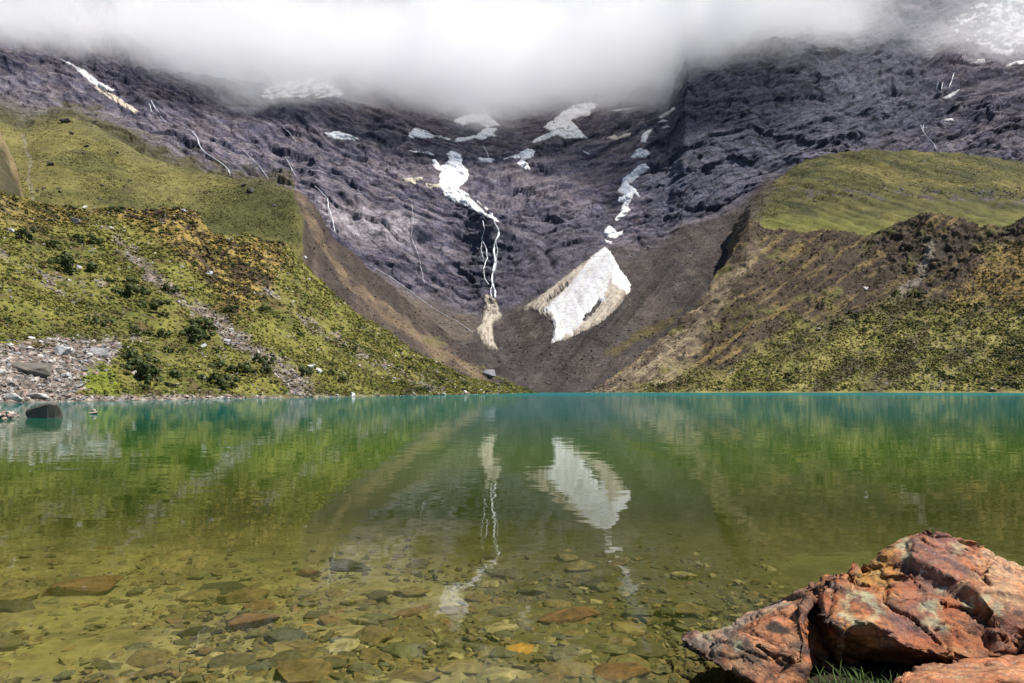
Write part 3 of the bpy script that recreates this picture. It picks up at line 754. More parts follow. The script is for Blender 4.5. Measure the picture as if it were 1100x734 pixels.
snow(c8([(120, 265), (160, 232), (210, 210), (176, 190), (230, 150), (270, 118), (310, 92), (360, 84), (420, 88), (405, 112), (380, 140), (330, 146), (300, 162), (318, 180), (345, 210), (370, 240), (320, 238), (275, 242), (240, 225), (180, 248)]), 'long bright snow ramp with two prongs rising into the cloud at centre right')
snow(c8([(430, 240), (465, 232), (490, 222), (505, 233), (535, 222), (562, 214), (556, 234), (505, 246), (470, 244)]), 'cream white snow strip resting on a narrow ledge right of the long snow ramp', CREAM * 1.25)
snow(c8([(345, 292), (372, 300), (390, 312), (365, 308)]), 'very small snow fleck below the ledge strip', SNOW * .9, rough=.5)
snow(c8([(450, 118), (510, 112), (560, 104), (600, 106), (570, 114), (510, 121)]), 'thin pale snow line near the cloud, right of the snow ramp', SNOW * .85, rough=.6)
snow(c8([(678, 150), (720, 122), (752, 98), (757, 112), (726, 136), (698, 154)]), 'slanting topmost snow streak beside the dark buttress edge', rough=.6)
snow(c8([(674, 172), (700, 156), (728, 163), (700, 170)]), 'small second snow fleck of the chain beside the dark buttress', rough=.5)
snow(c8([(690, 195), (722, 183), (736, 188), (708, 197)]), 'small third snow fleck of the chain, farthest right', rough=.5)
snow(c8([(605, 235), (622, 212), (645, 198), (662, 196), (642, 222), (632, 244), (628, 258), (606, 258)]), 'narrow snow patch of the chain above the triangular one', rough=.8)
snow(c8([(553, 326), (575, 300), (600, 282), (625, 288), (650, 305), (628, 326), (602, 328)]), 'triangular snow patch in the gully chain right of centre')
snow(c8([(625, 348), (647, 370), (610, 398), (580, 420), (555, 440), (590, 470), (598, 494), (575, 482), (566, 510), (545, 538), (560, 552), (530, 585), (495, 606), (488, 598), (520, 552), (530, 522), (500, 517), (508, 496), (535, 490), (500, 470), (520, 450), (524, 415), (560, 392), (592, 362)]), 'long winding white snow gully above the fan')
snow(c8([(440, 655), (452, 632), (470, 622), (490, 640), (500, 652), (538, 643), (515, 664), (490, 680), (455, 672)]), 'white snow patch capping the gully directly above the snow fan')
snow(c8([(446, 683), (462, 688), (480, 694), (476, 704), (452, 700)]), 'tiny snow scrap between the gully cap and the fan', rough=.5)

# the great fan of avalanche snow and its dirty skirts
FAN = ck([(690, 184), (716, 206), (745, 255), (772, 300), (808, 352), (802, 384), (778, 400), (768, 425), (735, 462), (690, 505), (600, 556), (520, 590), (455, 607), (463, 570), (470, 535), (458, 515), (440, 492), (415, 482), (390, 468), (350, 462), (332, 466), (338, 450), (420, 390), (500, 328), (560, 282), (630, 228)])
FANW = ck([(688, 188), (715, 208), (745, 258), (770, 302), (806, 352), (800, 384), (776, 378), (755, 366), (735, 350), (722, 318), (712, 322), (700, 362), (690, 400), (685, 428), (655, 436), (640, 458), (622, 480), (600, 500), (580, 535), (540, 565), (470, 600), (462, 590), (478, 555), (470, 508), (480, 490), (452, 474), (440, 468), (470, 440), (520, 395), (560, 350), (590, 310), (625, 262), (650, 226)])
def fan_hole(X, Y):
    n = fbm(np.stack([X / 4, Y / 4, 0 * X + 1], -1), 3)
    d1, _ = ldist(X, Y, ck([(600, 502), (632, 470), (668, 428)]))
    d2, _ = ldist(X, Y, ck([(520, 356), (480, 395), (440, 425)]))
    d3, _ = ldist(X, Y, ck([(400, 478), (425, 470), (450, 500)]))
    return np.minimum(np.minimum(d1 - 1.8, d2 - .6), d3 - .3) + 3.0 * n
def fan_col(X, Y, d):
    n = fbm(np.stack([X / 4, Y / 4, 0 * X + 6], -1), 4); st = fbm(np.stack([(X + Y * .75) / 2.2, (X * .75 - Y) / 40, 0 * X], -1), 4)
    w = sstep(-1.0, 1.0, sdist(X, Y, FANW) + 1.8 + 3.4 * n + 1.6 * st)
    dirty = mix(np.ones(X.shape + (3,)) * CREAM * .86, DIRT * .8, sstep(-.1, .4, st + .5 * n))
    c = mix(dirty, SNOW * .72, w)
    c = mix(c, CREAM, w * sstep(.0, .4, st + .4 * n) * .6)
    return mix(c, (.075, .064, .057), sstep(2.6, .2, d + 2.2 * n + 1.2 * st) * (1 - .7 * w) * .5)
put_sheet('snow_fan', drape('snow_fan', FAN, fan_col, 1.5, .5, 1.4, holes=fan_hole), label='big triangular fan of white avalanche snow with dirty tan skirts', cat='snow fan')
CONE = ck([(162, 396), (175, 390), (196, 404), (215, 415), (227, 450), (240, 490), (226, 508), (205, 520), (200, 560), (208, 600), (225, 638), (180, 630), (150, 602), (128, 545), (150, 520), (160, 470)])
def cone_col(X, Y, d):
    n = fbm(np.stack([X / 3, Y / 5, 0 * X + 2], -1), 4)
    c = mix(np.ones(X.shape + (3,)) * CREAM * .85, DIRT * .75, sstep(-.1, .35, n))
    return mix(c, (.075, .064, .057), sstep(2.2, .2, d + 2 * n) * .8)
put_sheet('snow_cone', drape('snow_cone', CONE, cone_col, 1.2, .5, 1.6), label='narrow tan tongue of dirty snow at the foot of the waterfall', cat='snow fan')
# broken glacier under the cloud at the upper right
def broken(X, Y):
    return 9 * fbm(np.stack([X / 9 + Y / 14, Y / 5, 0 * X + 4], -1), 5, .65) - .4 + 1.5 * sstep(1040, 1100, X)
put_sheet('hanging_glacier', drape('hanging_glacier', [(1018, 24), (1040, 8), (1150, -20), (1150, 40), (1104, 44), (1088, 56), (1076, 64), (1062, 52), (1040, 44), (1022, 36)], plain(SNOW * .62, .0), 2, .7, 3.0, holes=broken),
     label='broken blue white glacier ice half hidden in cloud at upper right', cat='glacier')
snow([(1078, 72), (1090, 66), (1106, 64), (1130, 66), (1106, 68.5), (1092, 70)], 'thin white snow line on dark rock at the right edge', rough=.6)
snow([(1013, 105), (1022, 100), (1031, 96), (1026, 102), (1018, 106)], 'tiny slanting snow fleck on the right mountain', SNOW * .9, rough=.5)
snow([(1012, 128), (1022, 127), (1026, 130), (1018, 131)], 'tiny flat snow fleck on the right mountain', SNOW * .85, rough=.5)
snow([(1042, 68), (1054, 62), (1066, 62), (1062, 66), (1050, 70)], 'faint grey snow patch below the glacier ice', SNOW * .7, holes=streaky)

# =================================================================== WATERFALLS
def foam_mat():
    t = NT('white_water'); p = t.pos(); n = t.noise(t.scale(p, (.6, .6, .12)), 1.0, 5, .7)
    c = t.ramp(n.outputs['Fac'], [(.3, (.20, .21, .23)), (.6, (.62, .64, .66))])
    pr = t.n('ShaderNodeBsdfPrincipled'); t.l(c, pr.inputs['Base Color']); pr.inputs['Roughness'].default_value = .5
    t.l(pr.outputs[0], t.out.inputs['Surface']); return t.m
M_FOAM = foam_mat()
def fall_mesh(name, line, w0, w1, seed, bvhs=None, wig=1.2, gap=0.0):
    q = np.array(line, float); seg = np.hypot(*(q[1:] - q[:-1]).T); L = np.concatenate([[0], np.cumsum(seg)])
    n = max(8, int(L[-1] / .8)); s = np.linspace(0, L[-1], n)
    x = np.interp(s, L, q[:, 0]); y = np.interp(s, L, q[:, 1])
    e = np.stack([s / 7, 0 * s + seed, 0 * s], -1); x = x + wig * fbm(e, 3)
    w = .78 * np.interp(s, [0, L[-1]], [w0, w1]) * (1 + .8 * fbm(np.stack([s / 3.5, 0 * s + seed * 1.7, 0 * s + 5], -1), 3))
    tx = np.gradient(x); ty = np.gradient(y); ln = np.hypot(tx, ty) + 1e-6; nx, ny = -ty / ln, tx / ln
    if gap: w = w * (.55 + .6 * sstep(-.2, .3, perlin(np.stack([s / 4.0, 0 * s + seed * 2.3, 0 * s + .5], -1))))
    ds = []
    for k in range(n):
        h = hit(x[k], y[k], bvhs); ds.append(h[2] if h else (ds[-1] if ds else 600.))
    ds = np.array(ds); m = np.array([ds[max(0, k - 4):k + 5].min() for k in range(n)]); m = np.convolve(np.pad(m, 3, 'edge'), np.ones(7) / 7, 'valid')
    vs, fs = [], []
    for k in range(n):
        for sd in (-.5, 0, .5):
            d = Vector(((x[k] + nx[k] * w[k] * sd - CX) / FPX, 1.0, (HOR - y[k] - ny[k] * w[k] * sd) / FPX)).normalized()
            vs.append(tuple(CAMP + d * (m[k] - (1.1 if sd == 0 else .6))))
        o = 3 * k
        if k: fs += [[o - 3, o - 2, o + 1, o], [o - 2, o - 1, o + 2, o + 1]]
    return new_mesh(name, np.array(vs), np.array(fs), M_FOAM)
def fall(label, strands, cat='waterfall', name='waterfall', bvhs=None, gap=0.0, wig=1.2):
    root = None
    for k, (l, w0, w1) in enumerate(strands):
        me = fall_mesh(name, l, w0, w1, k * 3.1 + len(label), bvhs, wig, gap)
        if root is None: root = link(name, me, label=label, cat=cat, group='waterfalls and streams on the headwall')
        else: link('strand', me, parent=root)
BM = [BVH_M]
fall('tall white waterfall plunging from the large snowfield to the dirty snow tongue',
     [(ck([(205, 68), (225, 110), (228, 130), (212, 160), (206, 200), (212, 250), (202, 290), (196, 330), (205, 360), (212, 385), (210, 408)]), 2.0, 2.2),
      (ck([(215, 160), (222, 200), (218, 250), (208, 300)]), .9, .7), (ck([(202, 340), (192, 370), (197, 408)]), 1.0, 1.2)], bvhs=BM)
fall('thinner left strand of the tall waterfall', [(ck([(157, 70), (165, 110), (152, 150), (172, 190), (178, 230), (160, 280), (166, 320), (182, 350)]), .9, 1.2), (ck([(160, 120), (150, 190), (165, 260)]), .6, .6)], bvhs=BM)
fall('long straight stream slanting down the scree to the dirty snow tongue', [([(398, 285), (420, 298), (440, 312), (458, 326), (475, 337), (492, 346), (508, 357)], .7, 1.0)], 'stream', 'stream', BM, wig=1.6, gap=.2)
fall('bright small waterfall over dark rock above the left grassy hill', [([(206, 141), (212, 148), (214, 156), (219, 163)], 1.5, 1.5), ([(219, 163), (230, 170), (240, 177), (246, 183), (247, 189)], .7, 1.6)], bvhs=BM, wig=.7)
fall('faint spread cascade just below the cream snow streak', [([(162, 108), (166, 115), (171, 121)], 1.6, 1.2), ([(160, 111), (163, 120)], .8, .8), ([(172, 125), (178, 131)], .9, .9)], bvhs=BM, gap=.25)
fall('thin broken stream left of the pale rock patch', [([(303, 135), (312, 144), (318, 152)], .8, .8), ([(262, 162), (272, 172), (280, 180), (288, 192)], .9, 1.0), ([(306, 168), (312, 178), (318, 190)], .8, .8)], 'stream', 'stream', BM, gap=.3)
fall('thin stream running down beside the pale rock patch', [([(345, 206), (352, 214), (353, 224), (357, 234), (360, 250)], 1.0, 1.1), ([(338, 200), (345, 206)], .7, .9)], 'stream', 'stream', BM)
fall('faint threadlike fall down the middle of the left headwall', [([(442, 215), (444, 235), (442, 255), (450, 275), (453, 292), (456, 305)], .32, .5)], bvhs=BM, gap=.2)
fall('short forked fall above the right grassy plateau', [([(989, 134), (992, 142), (997, 149), (1003, 154), (1006, 161)], 1.0, 1.3), ([(992, 134), (992, 142)], .8, .9)], bvhs=BM, wig=.6)
fall('group of three faint parallel threads high on the right mountain', [([(1008, 87), (1006, 96)], .9, .9), ([(1013, 88), (1011, 98)], .8, .8), ([(1025, 78), (1022, 88), (1019, 95)], .8, .8)], bvhs=BM, wig=.5)
fall('single short thread below the glacier ice', [([(1037, 59), (1035, 67)], 1.0, .9)], bvhs=BM, wig=.4)
fall('little snowmelt fall between the two white ledges at centre', [([(519, 157), (523, 163), (525, 170)], .8, .7)], bvhs=BM, wig=.4)

# =================================================================== BOULDERS AND BUSHES
def boulder_mesh(name, seed, n=20, flat=.6, longer=1.3, mat=None, col=(.3, .28, .26), cut=2, rough=.05):
    """an angular block: hull, worn edges, chipped faces"""
    v, f = hull_arrays(seed, n, flat, .28, longer)
    bm = bmesh.new(); vs = [bm.verts.new(q) for q in v]
    for q in f: bm.faces.new([vs[k] for k in q])
    bmesh.ops.dissolve_limit(bm, angle_limit=.18, verts=bm.verts, edges=bm.edges)
    bmesh.ops.bevel(bm, geom=list(bm.edges), offset=.05, segments=1, affect='EDGES', clamp_overlap=True)
    bmesh.ops.triangulate(bm, faces=bm.faces)
    bmesh.ops.subdivide_edges(bm, edges=bm.edges, cuts=cut, use_grid_fill=True)
    bmesh.ops.triangulate(bm, faces=bm.faces)
    bm.verts.index_update()
    V = np.array([q.co for q in bm.verts]); F = np.array([[q.index for q in fc.verts] for fc in bm.faces]); bm.free()
    n1 = fbm(V * 2.5 + seed, 4)[:, None]; V = V * (1 + rough * 1.6 * n1)
    V[:, 2] -= V[:, 2].min() * 0
    n2 = fbm(V * 4 + seed * 2.0, 4)
    C = mix(np.ones((len(V), 3)) * np.array(col), np.array(col) * .5, sstep(0, .4, n2))
    C = mix(C, np.clip(np.array(col) * 1.5, 0, .5), sstep(.1, .45, -n2) * .7)
    return new_mesh(name, V, F, mat or M_STONE, C, smooth=False)

def put_boulder(px, py, w, h, col, seed, label, group=None, name='boulder', cat='boulder', rot=None, bvhs=None, sink=.25, Y=None, z=None, deep=0.):
    if Y is None:
        hh = hit(px, py, bvhs)
        if hh is None: return
        loc = hh[0]
    else: loc = Vector(P(px, py, Y)); 
    if z is not None: loc.z = z
    W_ = w / FPX * loc.y; H_ = h / FPX * loc.y
    me = boulder_mesh(name, seed, 11, 1.0, 1.0, None, col)
    V = np.zeros(len(me.vertices) * 3, np.float32); me.vertices.foreach_get('co', V); V = V.reshape(-1, 3)
    V -= (V.max(0) + V.min(0)) / 2; V /= (V.max(0) - V.min(0))
    V[:, 2] += .5 - sink
    V *= np.array([W_, W_ * .75, H_ / (1 - sink)])
    if deep: V[:, 2] = np.where(V[:, 2] < 0, V[:, 2] * (1 + deep), V[:, 2])
    me.vertices.foreach_set('co', np.ascontiguousarray(V, np.float32).ravel()); me.update()
    o = link(name, me, label=label, cat=cat, group=group, loc=loc)
    if rot is not None: o.rotation_euler = (0, rot, 0)
    return o
GREY, PALE, PINK, DARKG = (.20, .19, .185), (.38, .36, .34), (.26, .195, .16), (.11, .105, .10)
B1 = [LM['bvh']]
put_boulder(34, 402.5, 42, 13, (.105, .095, .082), 21, 'long dark grey slab boulder lying in the scree by the left shore', bvhs=B1, sink=.3)
put_boulder(67, 381, 16, 10, (.33, .33, .34), 22, 'upright blue grey boulder in the upper scree by the left shore', bvhs=B1)
put_boulder(106, 382, 20, 9, (.22, .22, .22), 23, 'flat dark topped rock near the right end of the shore scree', bvhs=B1)
put_boulder(71, 405, 11, 5, (.34, .35, .34), 24, 'pale flat stone below the long slab boulder', bvhs=B1)
put_boulder(14, 430, 18, 8, PALE, 25, 'pale blocky boulder at the waterline near the left edge', bvhs=B1)
put_boulder(40, 427, 22, 5, PALE, 26, 'flat whitish slab at the waterline behind the dark water boulder', bvhs=B1)
put_boulder(334, 396, 9, 5, (.5, .49, .47), 27, 'left of two bright white blocks on the slope above the shore', bvhs=B1)
put_boulder(342, 400, 9, 5, (.5, .49, .47), 28, 'right of two bright white blocks on the slope above the shore', bvhs=B1)
put_boulder(218, 373, 7, 4, (.42, .43, .44), 29, 'bluish white rock among dark bushes at mid slope', bvhs=B1)
put_boulder(225, 295, 8, 4, (.42, .43, .46), 30, 'pale rock sitting in the straw coloured grass patch', bvhs=B1)
put_boulder(91, 224, 6, 3.4, (.46, .44, .42), 31, 'white rock on the crest of the left moraine', bvhs=B1)
put_boulder(81, 240, 9, 6, (.22, .19, .18), 32, 'dark ledge rock just under the left moraine crest', bvhs=B1)
put_boulder(197, 227, 6, 2.6, (.44, .43, .42), 33, 'small pale rock at the right end of the moraine crest', bvhs=B1)
put_boulder(245, 259, 5, 3, (.40, .40, .42), 34, 'pale stone high in the brown and straw slope', bvhs=B1)
put_boulder(328, 278, 4, 3, (.46, .46, .46), 35, 'white stone at the border of the dark scree ridge', bvhs=None)
put_boulder(85, 289, 6, 4, (.42, .40, .38), 36, 'pale stone in the upper grass left of the stone stripe', bvhs=B1)
put_boulder(12, 249, 6, 4, (.42, .42, .42), 37, 'pale round stone high on the slope at the left edge', bvhs=B1)
put_boulder(144, 402, 6, 4, (.40, .36, .33), 38, 'pale stone on the grass right of the bright moss', bvhs=B1)
put_boulder(526, 407, 14, 10, (.15, .15, .16), 39, 'lone grey boulder standing on the tip of the left moraine', bvhs=None, sink=.15)
put_boulder(880, 355, 6, 3, PINK, 44, 'reddish rock in the middle of the right moraine', bvhs=None)
put_boulder(930, 311, 6, 3, (.45, .42, .40), 45, 'pale rock in the dark upper right moraine', bvhs=None)
put_boulder(1067, 420, 8, 3, PINK, 46, 'pinkish rock at the waterline of the right shore', bvhs=None)
for k, (a, b, w_) in enumerate([(69, 132, 10), (77, 144, 6), (93, 158, 5), (126, 165, 4), (54, 178, 8), (40, 206, 4), (47, 203, 4), (63, 203, 4), (65, 207, 4), (107, 214, 4), (110, 200, 4), (269, 207, 9), (294, 222, 6), (262, 200, 6), (90, 166, 4), (140, 195, 4)]):
    lab = {0: 'largest dark boulder near the top of the left grassy hill', 4: 'flat dark rock low on the left grassy hill', 11: 'dark boulder on the brow of the shaded right part of the grassy hill', 12: 'dark boulder on the shaded right flank of the grassy hill'}.get(k, 'small dark rock dotted on the sunny left grassy hill')
    put_boulder(a, b, w_, w_ * .55, (.06, .055, .05), 50 + k, lab, None if k in (0, 4, 11, 12) else 'small dark rocks on the grassy hill', bvhs=[LH['bvh']])
# rocks standing in the water by the left shore
put_boulder(52, 449, 37, 16, (.070, .062, .050), 83, 'dark angular boulder standing in the water near the left shore', Y=31.5, z=-.02, sink=.5, deep=2.5)
put_boulder(101, 444.6, 9, 3.4, PINK, 63, 'small pinkish stone in the water carrying a smaller stone', Y=36, z=0.0, deep=3.)
put_boulder(101, 441.8, 5, 2.4, (.42, .36, .31), 64, 'smallest stone, perched on the pinkish stone in the water', Y=36, z=.155, sink=.1)
SPIT = [(-6, 450, 12, 6), (3, 451, 9, 6), (10, 452, 8, 5), (2, 456, 10, 6), (9, 457, 7, 5), (15, 450.5, 6, 3), (19, 449.5, 5, 2.4), (4, 446, 7, 4), (-4, 457, 9, 5), (5, 461, 6, 4), (13, 455, 5, 3), (-12, 455, 10, 6), (7, 449, 6, 4)]
for k, (a, b, w_, h_) in enumerate(SPIT):
    put_boulder(a, b, w_, h_, [PINK, (.30, .20, .17), (.40, .33, .28)][k % 3], 120 + k, 'reddish stone of the small heap rising from the water at the left edge', 'reddish stones heaped in the water', name='stone', cat='stone', Y=32 - .35 * (b - 450), z=.02 + .04 * (k % 3), deep=3.)

# loose stones of the scree, one by one
STM = [boulder_mesh('stone', 200 + k, 14, .62, 1.35, None, cc_, 1) for k, cc_ in enumerate([PALE, PINK, GREY, (.40, .38, .36), (.28, .20, .17), (.34, .30, .27), DARKG, (.33, .33, .35)])]
p, c, ij = pick_on(LM, 260, scr_ + .5 * stripe_ * (LM['PY'] > 300), 1.02, 2.6)
for k, q in enumerate(p):
    s_ = (.26 + .4 * RNG.random() ** 2.2) * (q[1] / 85) ** .6
    o = link('stone', STM[int(RNG.integers(0, 8))], label='loose stone of the pale scree on the left shore', cat='stone', group='loose stones of the left shore scree', loc=(q[0], q[1], q[2] + .12 * s_))
    o.scale = (s_, s_ * (.7 + .3 * RNG.random()), s_); o.rotation_euler = (RNG.normal() * .3, RNG.normal() * .3, RNG.random() * 6.28)

# bushes: leaf clusters on short stems
def leaf_mat():
    t = NT('bush_leaves'); at = t.n('ShaderNodeAttribute', attribute_name='Col').outputs['Color']
    pr = t.n('ShaderNodeBsdfPrincipled'); t.l(at, pr.inputs['Base Color']); pr.inputs['Roughness'].default_value = .7; pr.inputs['Specular IOR Level'].default_value = .25
    t.l(pr.outputs[0], t.out.inputs['Surface']); return t.m
M_LEAF = leaf_mat()
def bush_mesh(seed, n=620, lobes=10, tall=.85, base=(.040, .052, .014)):
    r = np.random.default_rng(seed); cen = r.normal(size=(lobes, 3)) * np.array([.55, .55, .25]) + np.array([0, 0, .5 * tall])
    rad = .10 + .26 * r.random(lobes); k = r.integers(0, lobes, n)
    d = r.normal(size=(n, 3)); d /= np.linalg.norm(d, axis=1)[:, None]
    p = cen[k] + d * (rad[k] * r.random(n) ** .35)[:, None]; p[:, 2] = np.abs(p[:, 2]) * 1.0
    t1 = np.cross(d, r.normal(size=(n, 3))); t1 /= np.linalg.norm(t1, axis=1)[:, None]; t2 = np.cross(d, t1)
    s = (.07 + .06 * r.random(n))[:, None]
    V = np.stack([p + t1 * s, p + t2 * s * .8, p - t1 * s, p - t2 * s * .8], 1).reshape(-1, 3); V[:, 2] = np.maximum(V[:, 2], 0)
    F = np.arange(n * 4).reshape(-1, 4)
    C = np.repeat(np.array(base) * (.6 + .9 * r.random((n, 1))) * np.array([1, 1, 1]), 4, 0)
    st = []
    for q in range(4):
        a = q * 1.6; b = len(V)
        V = np.concatenate([V, np.array([[.03, 0, -.25], [-.03, 0, -.25], [math.cos(a) * .3, math.sin(a) * .3, .5], [math.cos(a) * .3 + .04, math.sin(a) * .3, .5]])])
        st.append([b, b + 1, b + 2, b + 3]); C = np.concatenate([C, np.ones((4, 3)) * np.array([.05, .035, .02])])
    return new_mesh('bush', V, np.concatenate([F, np.array(st)]), M_LEAF, C, False)
BUSH = [bush_mesh(400 + k) for k in range(5)] + [bush_mesh(420, tall=1.6, lobes=9, base=(.05, .065, .018))]
def bush(px, py, w, label, group='bushes on the left moraine', bvhs=None, kind=None):
    h = hit(px, py, bvhs or B1)
    if h is None: return
    s_ = w / FPX * h[0].y / 1.15
    o = link('bush', BUSH[int(RNG.integers(0, 5)) if kind is None else kind], label=label, cat='bush', group=group, loc=h[0] - Vector((0, 0, .08 * s_)))
    o.scale = (s_, s_, s_ * (.8 + .35 * RNG.random())); o.rotation_euler = (0, 0, RNG.random() * 6.28)
big_bush = [(148, 388, 20, 'upper bush of the dark clump right of the bright moss'), (146, 402, 22, 'lower left bush of the dark clump right of the bright moss'), (164, 408, 28, 'largest bush of the dark clump just above the shoreline'),
            (216, 352, 20, 'tallest dark bush at mid slope beside the stone stripe'), (206, 366, 24, 'wide dark bush below the tallest mid slope bush'), (222, 366, 14, 'bush close right of the bluish white rock'),
            (240, 415, 18, 'dark bush nearest the shoreline below the stone stripe'), (95, 262, 13, 'single bush under the dark ledge rock'), (22, 256, 13, 'bush highest at the left edge of the slope'), (76, 292, 24, 'broad low bush in the middle of the left slope'),
            (146, 318, 18, 'round bush in the upper middle of the left slope'), (129, 318, 14, 'round bush left of a similar one in the upper middle slope'), (158, 330, 18, 'round bush lowest of three in the upper middle slope'), (138, 305, 12, 'small bush topmost of the upper middle trio'),
            (100, 348, 12, 'small round bush below the middle grass of the left slope'), (150, 360, 10, 'small bush above the dark clump'), (175, 362, 12, 'small bush between the dark clump and the mid slope bush'), (283, 392, 12, 'bush on the lower edge of the stone stripe'),
            (283, 400, 12, 'bush just under the stripe edge bush'), (329, 404, 12, 'bush directly left of the white blocks'), (262, 400, 16, 'big dark bush low on the slope right of the shore bush'), (238, 398, 16, 'dark bush midway between mid slope and shore'), (182, 316, 14, 'bush hugging the left side of the stone stripe high up')]
for a in big_bush: bush(*a)
p, c, ij = pick_on(LM, 150, np.clip(1 - stone_ - .6 * yel_, .02, 1) * sstep(215, 300, LM['PY']) * (.25 + sstep(-.1, .3, fbm(LM['W'] / 14, 3, off=12))), 1.05, 2.9)
for k, q in enumerate(p):
    s_ = (.42 + .75 * RNG.random() ** 1.6) * (q[1] / 110) ** .6
    o = link('bush', BUSH[k % 5], label='small dark bush scattered on the green left moraine slope', cat='bush', group='small bushes on the left moraine', loc=(q[0], q[1], q[2] - .05))
    o.scale = (s_, s_, s_ * .9); o.rotation_euler = (0, 0, RNG.random() * 6.28)
p, c, ij = pick_on(RM, 115, gr2 * (.15 + sstep(-.05, .3, fbm(RM['W'] / 30, 3, off=12))), 1.05, 2.6)
for k, q in enumerate(p):
    s_ = (1.0 + 1.6 * RNG.random() ** 2)
    o = link('bush', BUSH[k % 5], label='small dark bush scattered on the right moraine slope', cat='bush', group='small bushes on the right moraine', loc=(q[0], q[1], q[2] - .1))
    o.scale = (s_, s_, s_ * .8); o.rotation_euler = (0, 0, RNG.random() * 6.28)
bush(77, 226, 7, 'small upright conical shrub on the left moraine crest', None, kind=5)
bush(118, 227, 8, 'low dark shrub left of its twin on the moraine crest', None)
bush(128, 227, 8, 'low dark shrub right of its twin on the moraine crest', None)

# =================================================================== WATER AND BED
def bed_z(x, y):
    d = .17 + .075 * np.maximum(y - 2.6, 0) + .0035 * np.maximum(y - 6, 0) ** 2
    d = np.minimum(d, 7.0)
    left = sstep(-9, -18, x) * sstep(20, 28, y)
    d = d * (1 - left) + np.minimum(d, .35) * left
    sh = sstep(.62, 1.35, x - .25 * (y - 2.7)) * sstep(4.3, 2.9, y)
    return -d + sh * (d + .045) + .02 * np.sin(x * 2.1 + y) * .5
gy = np.concatenate([np.linspace(1.4, 9, 240), np.geomspace(9.06, 62, 110)])
gp = np.arange(-140, 1241, 4.0)
GX, GY = np.meshgrid((gp - CX) / FPX, gy); GX = GX * GY
GZ = bed_z(GX, GY); GW = np.stack([GX, GY, GZ], -1)
GZ = GZ + .05 * fbm(GW * np.array([1.3, 1.3, 0]), 4) + .018 * fbm(GW * np.array([6, 6, 0]), 3)
GW = np.stack([GX, GY, GZ], -1)
n1 = fbm(GW * np.array([.9, .9, 0]), 4, off=3.0); n2 = fbm(GW * np.array([5, 5, 0]), 3, off=1.0)
c = np.ones(GW.shape) * np.array([.235, .200, .085])
c = mix(c, (.15, .125, .060), sstep(-.05, .3, n1 + .4 * n2)); c = mix(c, (.27, .24, .13), sstep(.1, .4, -n1) * .7)
c = mix(c, (.062, .058, .026), sstep(-.9, .3, GX / GY * 4 + .6 * n1) * .8)
c = mix(c, (.12, .125, .025), sstep(5, 14, GY) * .75)
c = mix(c, (.022, .018, .011), sstep(-.05, .01, GZ))
M_BED = terrain_mat('lake_bed_silt', (2.0, 13.0), .3, .5, .04)
link('lake_bed', new_mesh('lake_bed', GW, grid_faces(*GX.shape), M_BED, c), kind='structure')
gx, gy2 = np.meshgrid(np.linspace(-1600, 1600, 33), np.linspace(-60, 2600, 33))
link('ground', new_mesh('ground', np.stack([gx, gy2, 0 * gx - 9], -1), grid_faces(33, 33), M_BED, np.ones(gx.shape + (3,)) * np.array([.1, .1, .05])), kind='structure')

def bed_hit(px, py):
    Y = HCAM * FPX / (py - HOR)
    for _ in range(30):
        x = (px - CX) / FPX * Y; zz = float(bed_z(np.array(x), np.array(Y)))
        Y = .5 * Y + .5 * (HCAM - zz) * FPX / (py - HOR)
    return (px - CX) / FPX * Y, Y, float(bed_z(np.array((px - CX) / FPX * Y), np.array(Y)))

